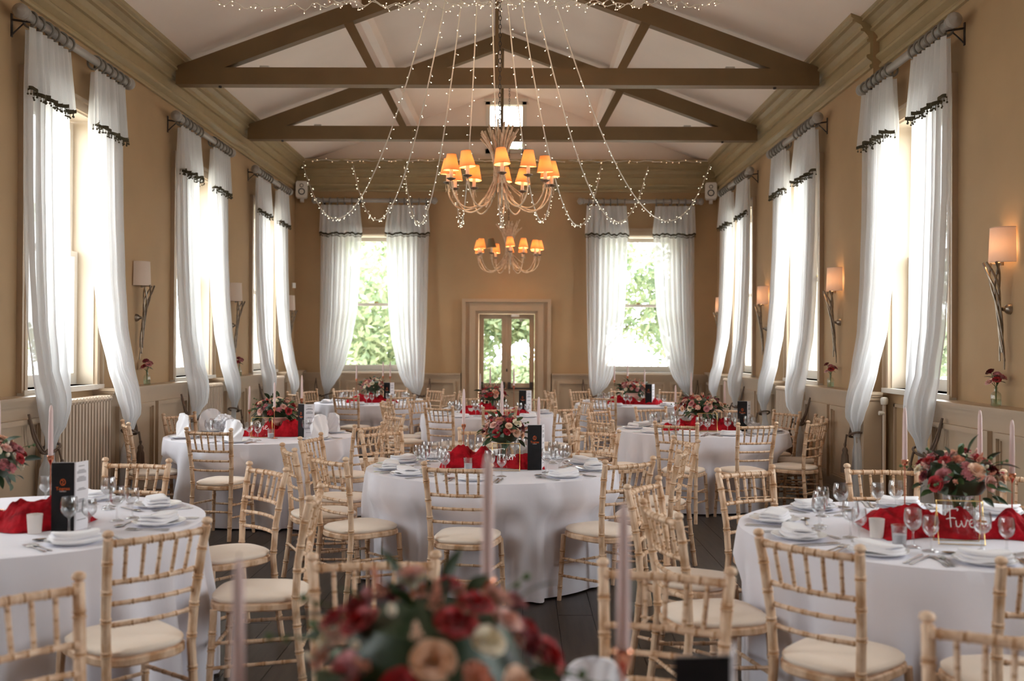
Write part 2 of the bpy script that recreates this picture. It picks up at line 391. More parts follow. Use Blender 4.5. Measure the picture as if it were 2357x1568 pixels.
# --- double door
t = thing('door_1', 'taupe glazed double door in the end wall', 'door', ((DX0 + DX1) / 2, YB, 0), 0, None, 'structure')
hw = (DX1 - DX0) / 2; mb = MB()
for a, b, d in ((0, .05, .04), (.05, .15, .075), (.15, .22, .05), (.22, .28, .09)):
    mb.box(-hw - b, -d, 0, -hw - a, .02, DZ + b * .9); mb.box(hw + a, -d, 0, hw + b, .02, DZ + b * .9); mb.box(-hw - a, -d, DZ + a * .9, hw + a, .02, DZ + b * .9)
mb.obj('architrave', 'trim', t, 0)
for s in (-1, 1):
    x0, x1 = (-hw + .01, -.004) if s < 0 else (.004, hw - .01); mb = MB(); y0, y1 = .06, .105
    pw0, pw1 = (x0 + x1) / 2 - .155, (x0 + x1) / 2 + .155
    mb.box(x0, y0, .02, pw0, y1, DZ - .01); mb.box(pw1, y0, .02, x1, y1, DZ - .01)
    for a, b in ((.02, .2), (.85, 1.0), (2.12, DZ - .01)): mb.box(pw0, y0, a, pw1, y1, b)
    mb.box(pw0, y0 + .02, .2, pw1, y1 - .01, .85)
    for q in ((pw0, .2, pw1, .225), (pw0, .825, pw1, .85), (pw0, .2, pw0 + .025, .85), (pw1 - .025, .2, pw1, .85)): mb.box(q[0], y0 - .012, q[1], q[2], y0 + .02, q[3])
    lf = mb.obj('door_leaf', 'trim', t, 0)
    MB().box(pw0 - .01, y0 + .02, .99, pw1 + .01, y0 + .026, 2.13).obj('pane', 'pane', lf, 0)
    MB().box(x0 + .02, y0 - .05, .9, x1 - .02, y0 - .025, .925).obj('push_bar', 'dark', lf, 0)
    for xx in (x0 + .02, x1 - .075): MB().box(xx, y0 - .06, .9, xx + .055, y0, 1.02).obj('bar_bracket', 'dark', lf, 0)
MB().box(-.02, .04, .05, .02, .06, DZ - .02).obj('meeting_bead', 'trim', t, 0)
MB().box(-.006, .03, 1.2, .02, .05, 1.25).obj('door_handle', 'dark', t, 0)
o = MB().lathe([(.001, 0), (.07, 0), (.075, .02), (.06, .045), (.001, .05)], 14).obj('emergency_light', 'white', None, loc=(-.16, YB - .045, 2.27), scale=(1, .4, 1))
o.location = (-.13, YB - .03, 2.155)
tag(o, 'small white emergency light above the double door', 'lamp')

# --- wainscot with ledge and panel mouldings
NT = [4]
def wains(loc, rz, x0, x1, label, depth=.17, top=1.21, np=2, ends=True):
    NT[0] += 1
    t = thing('trim_%d' % NT[0], label, 'panelling', loc, rz, None, 'structure')
    MB().box(x0, -depth, 0, x1, 0, top - .05).obj('panel_board', 'trim', t, 0)
    mb = MB(); e = .03 if ends else 0
    mb.box(x0 - e, -depth - .05, top - .024, x1 + e, 0, top); mb.box(x0 - e * .7, -depth - .034, top - .044, x1 + e * .7, 0, top - .024); mb.box(x0 - e * .4, -depth - .016, top - .075, x1 + e * .4, 0, top - .044)
    mb.obj('ledge', 'trim', t, 0)
    mb = MB(); mb.box(x0, -depth - .02, 0, x1, 0, .16); mb.box(x0, -depth - .014, .16, x1, 0, .185); mb.box(x0, -depth - .008, .185, x1, 0, .2); mb.obj('skirting', 'trim', t, 0)
    if np:
        g = .09; wdt = (x1 - x0 - g * (np + 1)) / np
        for i in range(np):
            a = x0 + g + i * (wdt + g); b = a + wdt; y = -depth; m2 = MB()
            for q in ((a, .295, b, .335), (a, 1.0, b, 1.04), (a, .335, a + .035, 1.0), (b - .035, .335, b, 1.0)):
                m2.box(q[0], y - .036, q[1], q[2], y, q[3])
            for q in ((a + .035, .335, b - .035, .35), (a + .035, .985, b - .035, 1.0), (a + .035, .35, a + .05, .985), (b - .05, .35, b - .035, .985)):
                m2.box(q[0], y - .012, q[1], q[2], y, q[3])
            m2.obj('panel_moulding', 'trim', t, 0)
side = ('beside the camera', 'out of view at the front', 'nearest in view', 'between the first two windows', 'between the far windows', 'at the far corner')
ys = (YF,) + WYX + WY + (YB,)
for i in range(6):
    a = ys[i] + (OW if i else 0); b = ys[i + 1] - (OW if i < 5 else 0); c = (a + b) / 2; h = (b - a) / 2
    wains((XL, c, 0), R(90), -h, h, 'taupe panelled wainscot on left wall, ' + side[i], np=6 if h > 3 else 2 if h > .6 else 1)
ysr = (YF,) + WYX + WYR + (YB,)
for i in range(6):
    a = ysr[i] + (OW if i else 0); b = ysr[i + 1] - (OW if i < 5 else 0); c = (a + b) / 2; h = (b - a) / 2
    xx = XRN if b < STEP else XR
    wains((xx, c, 0), R(-90), -h, h, 'taupe panelled wainscot on right wall, ' + side[i], np=6 if h > 3 else 2 if h > .6 else 1)
for a, b, n, lab in ((XL + .17, DX0 - .3, 4, 'left of the door'), (DX1 + .3, XR - .17, 4, 'right of the door')):
    wains(((a + b) / 2, YB, 0), 0, -(b - a) / 2, (b - a) / 2, 'taupe panelled wainscot on end wall ' + lab, depth=.08, top=1.17, np=n, ends=False)

# --- column radiators
def radiator(loc, rz, n, label, h=1.16):
    t = thing('column_radiator', label, 'radiator', loc, rz, 'column radiators under windows'); p = .062
    sec = MB()
    for yy in (-.05, 0, .05):
        sec.tube([(0, yy, .1), (0, yy, h - .03)], .0165, 6, flat=1)
    for zz in (.1, h - .03): sec.tube([(0, -.06, zz), (0, .06, zz)], .024, 8)
    sec.ball((0, -.055, h - .035), .026, 8, 4); sec.ball((0, .055, h - .035), .026, 8, 4)
    me = sec.mesh('radiator_section', 'rad')
    for i in range(n): ob('radiator_section', me, t, ((i - (n - 1) / 2) * p, 0, 0))
    for zz in (.12, h - .05): MB().tube([(-(n / 2) * p, 0, zz), ((n / 2) * p, 0, zz)], .02, 8).obj('connecting_pipe', 'rad', t)
    for s in (-1, 1): MB().box(s * (n / 2 - 1) * p - .02, -.05, 0, s * (n / 2 - 1) * p + .02, .05, .1).obj('foot', 'rad', t, 0)
for i, y in enumerate(WY): radiator((XL + .13, y + .08, 0), R(90), 17, 'beige column radiator under the %s left window' % near[i])
for i, y in enumerate(WYR[1:]): radiator((XR - .13, y + .05, 0), R(-90), 17, 'beige column radiator under the %s right window' % near[i + 1])
t = thing('heating_pipe', 'slim cream heating pipe with valve beside right hand window', 'pipe', (XRN - .1, 9.28, 0))
MB().tube([(0, 0, 0), (0, 0, 1.1)], .017, 10).obj('riser', 'rad', t)
MB().lathe([(.001, 1.1), (.03, 1.1), (.035, 1.12), (.035, 1.15), (.028, 1.165), (.001, 1.17)], 12).obj('valve_cap', 'frame', t)
MB().tube([(0, 0, 1.02), (-.05, 0, 1.02)], .02, 8).obj('valve', 'frame', t)

# ================================================================== curtains
RODZ, RODY, RH = 4.15, -.15, .96              # pole height, distance from the wall, half length
TOPZ = RODZ - .10
KEY = [(TOPZ, 0, .68, -.14), (3.6, 0, .71, -.14), (2.9, 0, .69, -.15), (2.3, .0, .66, -.17), (1.8, .0, .585, -.20), (1.4, .01, .49, -.25),
       (1.15, .03, .40, -.28), (.98, .06, .29, -.29), (.86, .10, .20, -.29), (.79, .11, .18, -.285), (.62, .08, .22, -.27), (.02, .03, .27, -.27)]
KEY2 = [(TOPZ, 0, .69, -.14), (3.6, -.01, .72, -.14), (2.9, .0, .70, -.15), (2.3, .01, .67, -.17), (1.8, .02, .62, -.20), (1.4, .03, .53, -.26),
        (1.15, .04, .46, -.30), (.98, .05, .38, -.32), (.86, .09, .26, -.30), (.78, .13, .19, -.285), (.6, .09, .24, -.27), (.02, .02, .30, -.27)]
def curtain_meshes(sgn, keys, seed):
    rnd = random.Random(seed); k = 7.5; ph = rnd.uniform(0, 6); ph2 = rnd.uniform(0, 6)
    amp = [(TOPZ, .022), (3.6, .030), (2.0, .034), (1.2, .04), (.86, .03), (.6, .03), (0, .045)]
    def fold(u, z):
        a = lerpk(amp, z)[0]; dr = .5 * (4.1 - z)
        return a * (sin(2 * pi * k * u + ph + .25 * sin(dr * 2)) + .45 * sin(2 * pi * k * .47 * u + ph2 + dr) + .2 * sin(2 * pi * 2.6 * k * u))
    def pan(u, v):
        z = TOPZ - (TOPZ - .015) * v; xo, xi, y = lerpk(keys, z)
        x = xo + (xi - xo) * (u + .012 * sin(2 * pi * k * u * 2)); blg = 0
        if .8 < z < 1.4: blg = -.05 * sin(pi * (z - .8) / .6) * sin(pi * u)
        return (sgn * x, y + fold(u, z) * (1 if z > .9 or z < .7 else .6) + blg, z)
    p = MB().grid(pan, 110, 64).mesh('curtain_panel', 'curtain', 180)
    hem = lambda u: 3.575 + .012 * sin(2 * pi * 3 * u + ph) + .008 * sin(2 * pi * 8 * u)
    def val(u, v):
        z = TOPZ + .02 - (TOPZ + .02 - hem(u)) * v; xo, xi, y = lerpk(keys, z)
        sp = .02 * v; x = xo - sp + (xi - xo + 2 * sp) * u
        return (sgn * x, y - .03 - .015 * v + fold(u, z) * (.75 + .3 * v), z)
    va = MB().grid(val, 110, 14).mesh('valance', 'curtain', 180)
    fr = MB(); fr.grid(lambda u, v: tuple(a + b for a, b in zip(val(u, 1), (0, -.004, .016 - .030 * v))), 90, 1)
    rn = random.Random(seed + 9)
    for i in range(46):
        q = val((i + .5) / 46, 1); dz = -.038 + rn.uniform(-.008, .006)
        fr.tube([(q[0], q[1] - .004, q[2] - .005), (q[0], q[1] - .004, q[2] + dz)], .0022, 4)
        fr.ball((q[0], q[1] - .004, q[2] + dz - .006), .0085, 6, 4)
    return p, va, fr.mesh('pompom_fringe', 'fringe')
CUR = {(s, i): curtain_meshes(s, (KEY, KEY2)[i], 5 * i + s) for s in (-1, 1) for i in (0, 1)}
ringm = MB().tube([(0, .060 * cos(2 * pi * i / 22), .060 * sin(2 * pi * i / 22) - .016) for i in range(22)], .0105, 7, closed=True).mesh('curtain_ring', 'ring')
tas = MB().lathe([(.001, .02), (.012, .015), (.014, 0), (.008, -.02), (.02, -.03), (.028, -.05), (.024, -.075), (.034, -.10), (.042, -.26), (.001, -.26)], 12).mesh('tassel', 'tassel')
def rope_mesh(sgn):
    mb = MB(); a = [(sgn * (.15 + .095 * cos(q)), -.285 + .062 * sin(q), .80 + .03 * cos(q)) for q in [2 * pi * i / 24 for i in range(24)]]
    mb.tube(a, .011, 6, closed=True)
    for d in (0, .02):
        mb.tube(crom([(sgn * .06, -.31, .80), (sgn * (.03 - 2 * d), -.3, .78), (sgn * (-.02 - 2 * d), -.255, .90), (sgn * -.05, -.21, 1.08)], 5), .0095, 6)
    mb.tube([(sgn * .12, -.365, .80), (sgn * .13, -.385, .70)], .01, 6); return mb.mesh('rope', 'tassel')
ROPE = {s: rope_mesh(s) for s in (-1, 1)}
def dress(loc, rz, where, flip=False, var=0, hw=RH):
    """pole with rings and a pair of curtains; where: phrase naming the window; the pair is told apart by the end given"""
    t = thing('curtain_pole', 'thick grey curtain pole above the %s' % where, 'curtain pole', loc, rz, 'curtain poles above windows')
    MB().tube([(-hw, RODY, RODZ), (hw, RODY, RODZ)], .036, 14).obj('pole', 'rod', t)
    for s in (-1, 1):
        f = MB().lathe([(.036, 0), (.05, .005), (.052, .022), (.04, .032), (.056, .055), (.062, .08), (.054, .105), (.03, .122), (.014, .13), (.001, .135)], 14)
        f.obj('finial', 'rod', t, loc=(s * hw, RODY, RODZ), rot=(0, R(90 * s), 0))
        b = MB(); b.tube([(0, 0, RODZ - .015), (0, RODY, RODZ - .035)], .009, 6); b.box(-.012, -.008, RODZ - .15, .012, 0, RODZ + .03)
        b.tube(crom([(0, -.01, RODZ - .13), (0, -.05, RODZ - .09), (0, -.1, RODZ - .045)], 4), .006, 6)
        b.obj('bracket', 'dark', t, loc=(s * (hw - .07), 0, 0))
        for i in range(6): ob('curtain_ring', ringm, t, (s * (hw - .07 - i * .124), RODY, RODZ), (0, 0, R(random.uniform(-14, 14))))
    for s in (-1, 1):
        end = where_end(where, s, flip); m = CUR[(-s, (var + (s > 0)) % 2)]
        c = thing('curtain', 'sheer white curtain with fringed valance, %s side of the %s' % (end, where), 'curtain', loc, rz, 'sheer curtains tied back at windows')
        for n, me in zip(('panel', 'valance', 'pompom_fringe'), m): ob(n, me, c, (s * (hw - .03), 0, 0))
        stuff(c.children[-1])
        k = thing('curtain_tieback', 'brown rope tieback with tassel, %s side of the %s' % (end, where), 'tieback', loc, rz, 'rope tiebacks with tassels')
        ob('rope', ROPE[-s], k, (s * (hw - .03), 0, 0)); ob('tassel', tas, k, (s * (hw - .16), -.385, .70))
def where_end(where, s, flip):
    if 'end wall' in where: return 'left' if s < 0 else 'right'
    return ('far' if s > 0 else 'near') if not flip else ('near' if s > 0 else 'far')
for i, y in enumerate(WY): dress((XL, y, 0), R(90), '%s left window' % near[i], False, i)
for i, y in enumerate(WYR): dress((XR if y > STEP else XRN, y, 0), R(-90), '%s right window' % near[i], True, i + 1)
for i, x in enumerate(BWX): dress((x, YB, 0), 0, '%s window of the end wall' % ('left', 'right')[i], False, i)

# ================================================================== wall sconces
def lamp(loc, col, power, size, parent=None):
    ld = bpy.data.lights.new('bulb_light', 'POINT'); ld.color = col; ld.energy = power; ld.shadow_soft_size = size
    o = bpy.data.objects.new('bulb_light', ld); COL.objects.link(o); o.location = loc
    if parent: o.parent = parent
    return o
rb = random.Random(11); BR = []
for i in range(5):
    a0 = i * 1.26; pts = []
    for k in range(14):
        v = k / 13; z = .62 - .64 * v; r = (.05 * max(0, 1 - v * 2.2) ** 1.2 + .017 + .012 * max(0, v - .6)); a = a0 + 5.5 * v
        pts.append((r * cos(a) * 1.1, -.085 + .03 * v + r * sin(a) * .7 - .05 * (1 - v) ** 2, z - (.06 * (i % 3) * v * v)))
    BR.append(MB().tube(crom(pts, 2), [.0095 - .004 * j / 26 for j in range(27)], 6).mesh('branch', 'pewter'))
shp = MB().grid(lambda u, v: ((.115 - .008 * v) * cos(pi + pi * u), -.012 + (.135 - .01 * v) * sin(pi + pi * u), .62 + .245 * v), 24, 4).mesh('lamp_shade', 'drum', 60)
rim = MB()
for v in (0, 1): rim.tube([((.115 - .008 * v) * cos(pi + pi * i / 24), -.012 + (.135 - .01 * v) * sin(pi + pi * i / 24), .62 + .245 * v) for i in range(25)], .003, 5)
rim = rim.mesh('shade_rim', 'drum')
bp = MB().lathe([(.001, .062), (.014, .058), (.018, .04), (.03, .03), (.038, .016), (.04, 0)], 14).mesh('wall_boss', 'pewter')
SZ = 1.61
def sconce(loc, rz, label, lit):
    t = thing('wall_sconce', label, 'wall lamp', loc, rz, 'twisted branch wall sconces')
    for me in BR: ob('branch', me, t)
    ob('lamp_shade', shp, t); ob('shade_rim', rim, t); ob('wall_boss', bp, t, (0, 0, .29), (R(90), 0, 0))
    MB().lathe([(.001, .6), (.014, .6), (.014, .70), (.001, .70)], 8, (0, -.06, 0)).obj('bulb_holder', 'pewter', t)
    MB().ball((0, -.06, .735), .022, 8, 6, 1.4).obj('bulb', 'bulb' if lit else 'frost', t)
    if lit: lamp((0, -.06, .735), (1, .56, .25), 2.4, .025, t)
for y, lab in ((10.2, 'beside the nearest left window'), (13.55, 'between the far left windows'), (16.72, 'in the far left corner')):
    sconce((XL, y, SZ), R(90), 'unlit twisted branch sconce with linen shade ' + lab, False)
for y, lab in ((7.1, 'nearest the camera'), (10.6, 'beyond the nearest right window'), (13.75, 'between the far right windows'), (16.7, 'in the far right corner')):
    sconce((XR if y > STEP else XRN, y, SZ), R(-90), 'lit twisted branch sconce on right wall ' + lab, True)

# ================================================================== chandeliers
def chandelier(x, y, z, zt, label, seed, dead=-1):
    """z: level of the shades' lower rims"""
    rn = random.Random(seed); t = thing('chandelier', label, 'chandelier', (x, y, z), 0, 'twig chandeliers')
    ch = MB(); n = int((zt - z - .42) / .042)
    for i in range(n):
        zz = .44 + .042 * i; a = pi / 2 * (i % 2)
        ch.tube([(.011 * cos(q) * cos(a), .011 * cos(q) * sin(a), zz + .026 * sin(q)) for q in [2 * pi * k / 10 for k in range(10)]], .0035, 4, closed=True)
    ch.obj('chain', 'dark', t)
    MB().tube([(.03 * cos(q), 0, .45 + .03 * sin(q)) for q in [2 * pi * k / 16 for k in range(16)]], .004, 6, closed=True).obj('hanging_ring', 'pewter', t)
    MB().tube([(0, 0, -.05), (0, 0, .44)], .012, 8).obj('stem', 'twig', t)
    for i in range(34):
        a = 2 * pi * i / 34 + rn.uniform(-.08, .08); r1 = rn.uniform(.13, .22); h = rn.uniform(.36, .50)
        pts = crom([(.045 * cos(a), .045 * sin(a), 0), (.05 * cos(a), .05 * sin(a), .1), (.3 * r1 * cos(a) + .05 * cos(a), .3 * r1 * sin(a) + .05 * sin(a), .1 + h * .45), (r1 * cos(a), r1 * sin(a), h)], 4)
        MB().tube(pts, [.012 - .003 * k / len(pts) for k in range(len(pts))], 5).obj('twig', 'twig', t)
    for i in range(26):
        a = 2 * pi * i / 26 + rn.uniform(-.1, .1); r1 = rn.uniform(.06, .24); h = rn.uniform(.2, .33)
        pts = crom([(.045 * cos(a), .045 * sin(a), .05), (.055 * cos(a), .055 * sin(a), -.05), (r1 * .6 * cos(a), r1 * .6 * sin(a), -h * .65), (r1 * cos(a), r1 * sin(a), -h)], 4)
        MB().tube(pts, .0075, 5).obj('twig', 'twig', t)
    for zz in (-.005, .015, .03): MB().tube([(.056 * cos(q), .056 * sin(q), zz + .008 * sin(2 * q)) for q in [2 * pi * k / 16 for k in range(16)]], .006, 5, closed=True).obj('binding', 'twig', t)
    pan = MB().lathe([(.001, -.02), (.012, -.015), (.03, -.006), (.045, .004), (.046, .008), (.001, 0)], 14).mesh('drip_pan', 'pewter')
    slv = MB().lathe([(.017, 0), (.017, .10), (.001, .10)], 10).mesh('candle_sleeve', 'sleeve')
    shd = MB().lathe([(.078, 0), (.045, .15)], 22).mesh('lamp_shade', 'shade', 60)
    shx = MB().lathe([(.078, 0), (.045, .15)], 22).mesh('lamp_shade', 'shade_off', 60)
    rm = MB()
    for r, zz in ((.078, 0), (.045, .15)): rm.tube([(r * cos(q), r * sin(q), zz) for q in [2 * pi * k / 22 for k in range(22)]], .0022, 4, closed=True)
    rm.box(.060, -.004, .07, .064, .004, .08); rm = rm.mesh('shade_rim', 'shade')
    blb = MB().ball((0, 0, 0), .014, 8, 6, 1.6).mesh('bulb', 'bulb')
    fine = MB(); 
    for k in range(4):
        a = k * 1.6; fine.tube(crom([(0, 0, .01), (.02 * cos(a), .02 * sin(a), -.03), (.025 * cos(a + 1), .025 * sin(a + 1), -.09)], 3), .0025, 4)
    fine = fine.mesh('tendril', 'twig')
    for i in range(12):
        a = R(-90) + 2 * pi * i / 12 + rn.uniform(-.1, .1); rr = .515 + rn.uniform(-.03, .02); hz = rn.uniform(-.02, .02); ca, sa = cos(a), sin(a)
        prof = [(.05, .0), (.075, -.12), (.16, -.27), (.30, -.345), (.41, -.32), (.485, -.22), (rr, -.09 + hz)]
        arm = MB().tube(crom([(r * ca, r * sa, zz) for r, zz in prof], 6), .0078, 6).obj('arm', 'twig', t)
        p = Vector((rr * ca, rr * sa, -.085 + hz))
        ob('drip_pan', pan, arm, p); ob('tendril', fine, arm, p, (0, 0, a)); ob('candle_sleeve', slv, arm, p + Vector((0, 0, .004)))
        tilt = (R(rn.uniform(-6, 6)), R(rn.uniform(-6, 6)), rn.uniform(0, 6)); q = p + Vector((0, 0, .085))
        s = ob('lamp_shade', shx if i == dead else shd, arm, q, tilt); ob('shade_rim', rm, arm, q, tilt)
        b = ob('bulb', blb, arm, q + Vector((0, 0, .045)))
        if i != dead: lamp(q + Vector((0, 0, .06)), (1, .62, .34), 3.6, .02, t)
chandelier(-.235, 9.7, 3.30, zc(-.235), 'large twig chandelier with glowing amber shades, nearer one', 4)
chandelier(-.235, 16.2, 3.20, zc(-.235), 'twig chandelier with amber shades before the end wall, farther one', 8, dead=11)

# ================================================================== fairy lights
def strand(pts, n, label, seed, m='led', r=.0062, name='fairy_light_strand'):
    rn = random.Random(seed); t = thing(name, label, 'fairy lights', tuple(pts[0]), 0, 'strands of fairy lights'); o = Vector(pts[0])
    P = [Vector(p) - o for p in pts]; MB().tube(P, r, 5).obj('wire', 'wire', t)
    tw = MB(); tips = MB(); cum = [0]
    for a, b in zip(P, P[1:]): cum.append(cum[-1] + (b - a).length)
    for i in range(n):
        d = cum[-1] * (i + rn.uniform(.1, .9)) / n; k = max(j for j in range(len(cum)) if cum[j] <= d); k = min(k, len(P) - 2)
        f = (d - cum[k]) / max(1e-6, cum[k + 1] - cum[k]); p = P[k].lerp(P[k + 1], f)
        v = Vector((rn.uniform(-1, 1), rn.uniform(-.6, .6), rn.uniform(-1.2, .4))).normalized()
        tw.tube([p, p + v * .03], [.003, .0045], 5); tips.ball(p + v * .034, .0042, 6, 4)
    stuff(tw.obj('led_stalks', 'wire', t)); stuff(tips.obj('led_tips', m, t))
ends = [(-3.80, 4.78), (-2.93, 4.74), (-2.05, 4.74), (-1.17, 4.74), (-.30, 4.74), (.54, 4.74), (1.33, 4.74), (2.14, 4.74), (3.2, 4.78)]
ordn = ['far left corner', 'second from the left corner', 'third from the left corner', 'left of the chandelier', 'at the middle behind the chandelier', 'right of the chandelier',
        'third from the right corner', 'second from the right corner', 'far right corner']
for i, (bx, bz) in enumerate(ends):
    A = Vector((-.29 + .02 * (i - 4), 7.7, 5.9)); B = Vector((bx, 17.08, bz)); s = 1.97 + random.uniform(-.05, .06)
    pts = [A + (B - A) * v - Vector((0, 0, s * 4 * v * (1 - v))) for v in [k / 60 for k in range(61)]]
    strand(pts, 74, 'string of fairy lights swagged to the end wall, ' + ordn[i], 30 + i, 'ledcool')
x0, x1 = XL + .15, XR - .15
strand([(x0 + (x1 - x0) * k / 80, 17.08 + .012 * sin(k), 4.83 + .012 * sin(k * 1.7)) for k in range(81)], 60, 'string of warm fairy lights along the end wall cornice', 50)
for j, (a, b, zz, sd) in enumerate(((-2.55, -.2, 4.41, 1), (-1.6, 1.0, 4.425, 2), (-.4, 1.6, 4.415, 3))):
    pts = []
    for k in range(71):
        v = k / 70; pts.append((a + (b - a) * v, 8.03 - .02 * j + .03 * sin(k * .9 + j), zz - .05 * abs(sin(v * pi * (2 + j))) + .02 * sin(k * 1.3 + j)))
    strand(pts, 48, 'tangled fairy light garland along the nearest beam, %s run' % ('left', 'middle', 'right')[j], sd + 70, 'led', .004, 'fairy_light_garland')

# ================================================================== small wall things
for s, x, lab in ((-1, XL + .16, 'left'), (1, XR - .15, 'right')):
    t = thing('loudspeaker', 'small white loudspeaker in the %s back corner' % lab, 'loudspeaker', (x, YB - .2, 4.18), R(-10 * s), 'corner loudspeakers')
    b = MB(); b.prism([(-.1, 0, .03), (-.08, 0, 0), (.08, 0, 0), (.1, 0, .03), (.1, 0, .25), (.08, 0, .28), (-.08, 0, .28), (-.1, 0, .25)], (0, -.09, 0), (0, .08, 0)); b.obj('cabinet', 'white', t, 0)
    for r, zz, n in ((.062, .10, 'woofer'), (.036, .205, 'tweeter')): MB().lathe([(r, -.004), (r * .8, .002), (.3 * r, -.012), (.001, -.006)], 16).obj(n, 'black', t, loc=(0, -.092, zz), rot=(R(90), 0, 0))
    MB().box(-.03, .05, -.05, .03, .19, .02).obj('wall_bracket', 'white', t, 0)
o = MB().box(-.03, -.03, -.045, .03, .0, .045).box(-.012, 0, -.02, .012, .03, .02).obj('motion_sensor', 'white', None, 0, loc=(XL + .06, YB - .36, 2.66), rot=(0, 0, R(45)))
tag(o, 'small white motion sensor on the left back corner', 'sensor')

# ================================================================== chairs
# local frame: origin under the middle of the back's top, +x is where the sitter faces, y sideways
def bamboo(path, r, rings, n=9, taper=0, extra=None):
    """turned rod along a path with pairs of raised rings at the given fractions"""
    P = [Vector(p) for p in path]; cum = [0]
    for a, b in zip(P, P[1:]): cum.append(cum[-1] + (b - a).length)
    L = cum[-1]
    def at(d):
        k = max(j for j in range(len(cum)) if cum[j] <= d + 1e-9); k = min(k, len(P) - 2)
        return P[k].lerp(P[k + 1], (d - cum[k]) / max(1e-9, cum[k + 1] - cum[k]))
    st = {0: 1, L: 1}
    for c in cum: st[c] = 1
    for f in rings:
        d = f * L
        for o, s in ((-.0125, 1), (-.0095, 1.17), (-.0045, 1.17), (-.002, .96), (.001, .96), (.0035, 1.17), (.0085, 1.17), (.0115, 1)):
            if 0 < d + o < L: st[d + o] = s
    if extra: st.update({L * f if f <= 1 else f: s for f, s in extra.items()})
    ds = sorted(st); mb = MB().tube([at(d) for d in ds], [r * st[d] * (1 - taper * d / L) for d in ds], n)
    for i in range(len(ds) - 1):
        if st[ds[i]] == .96 or st[ds[i + 1]] == .96: mb.groove |= set(range(i * n, i * n + n))
    return mb
CP = []
for s in (-1, 1):
    path = [(.012, s * .185, .0), (.045, s * .176, .25), (.062, s * .172, .44), (.052, s * .180, .62), (.02, s * .192, .82), (.0, s * .199, .905)]
    post = bamboo(path, .0175, (.12, .25, .38, .52, .655, .775, .9), 10)
    post.lathe([(.012, .9), (.010, .908), (.019, .915), (.021, .922), (.017, .932), (.006, .937), (.001, .937)], 10, (0, s * .2, 0)); CP.append(('back_post', post.mesh('back_post', 'wood')))
    CP.append(('front_leg', bamboo([(.425, s * .172, .42), (.435, s * .182, .2), (.445, s * .19, 0)], .0165, (.25, .42, .6, .8), 9, .15).mesh('front_leg', 'wood')))
    CP.append(('stretcher', bamboo([(.05, s * .178, .29), (.43, s * .179, .27)], .0085, (.2, .4, .6, .8), 7).mesh('stretcher', 'wood')))
    CP.append(('stretcher', bamboo([(.035, s * .18, .19), (.437, s * .184, .16)], .0085, (.2, .4, .6, .8), 7).mesh('stretcher', 'wood')))
CP.append(('stretcher', bamboo([(.432, -.178, .24), (.432, .178, .24)], .0085, (.25, .5, .75), 7).mesh('stretcher', 'wood')))
CP.append(('stretcher', bamboo([(.04, -.176, .235), (.04, .176, .235)], .0085, (.25, .5, .75), 7).mesh('stretcher', 'wood')))
BACK = [(0, .013, .197, .885, .0135), (1, .046, .183, .735, .010), (2, .056, .178, .655, .009), (3, .061, .174, .575, .009)]
for k, xx, hw, zz, r in BACK:
    pth = [(xx - .028 * (1 - (2 * v - 1) ** 2), hw * (2 * v - 1), zz) for v in [i / 10 for i in range(11)]]
    nm = 'top_rail' if k == 0 else 'cross_rail'
    CP.append((nm, bamboo(pth, r, (.06, .22, .39, .5, .61, .78, .94) if k < 2 else (.06, .25, .42, .58, .75, .94), 8).mesh(nm, 'wood')))
for i in range(5):
    f = (i + 1) / 6 * 2 - 1; bow = .028 * (1 - f * f)
    CP.append(('spindle', bamboo([(.013 - bow, f * .197, .88), (.028 - bow, f * .19, .81), (.046 - bow, f * .183, .738)], .0072, (.16, .5, .84), 7, extra={.3: 1.25, .7: 1.2}).mesh('spindle', 'wood')))
def seat_outline(v, g=0):
    """rounded trapezium, v 0..1 round"""
    q = 2 * pi * v; c, s = cos(q), sin(q); e = .62
    x = abs(c) ** e * (1 if c > 0 else -1); y = abs(s) ** e * (1 if s > 0 else -1)
    return (.245 + (.212 + g) * x, (.188 + g + .014 * x) * y)
sf = MB()
sf.grid(lambda u, v: (*seat_outline(u, (-.002, .006, .006, .0)[round(v * 3)]), (.412, .418, .44, .446)[round(v * 3)]), 40, 3, True)
for zz in (.412, .446): sf.add([(*seat_outline(i / 40, 0), zz) for i in range(40)], [tuple(range(40)) if zz > .43 else tuple(range(40))[::-1]])
CP.append(('seat_frame', sf.mesh('seat_frame', 'wood')))
cu = MB(); prof = [(-.012, .446), (.0, .455), (.001, .468), (-.012, .478), (-.05, .486), (-.10, .490), (-.145, .491)]
cu.grid(lambda u, v: (*seat_outline(u, prof[round(v * 6)][0]), prof[round(v * 6)][1]), 40, 6, True)
cu.f.append(tuple(range(240, 280)))
CP.append(('cushion', cu.mesh('cushion', 'cushion', 60)))
T = dict(cen=(-.21, 7.05), eig=(1.88, 10.45), mid=(-2.48, 9.45), fiv=(1.92, 4.68), frl=(-2.43, 4.72), bkl=(-2.3, 15.3), bkc=(-.4, 12.7), bkr=(1.7, 15.3), nea=(-.06, 1.60))
TN = dict(cen='middle table', eig='Eight sign table', mid='upright napkin table', fiv='Five sign table', frl='front left table', bkl='back left table',
          bkc='table before the door', bkr='back right table', nea='nearest table')
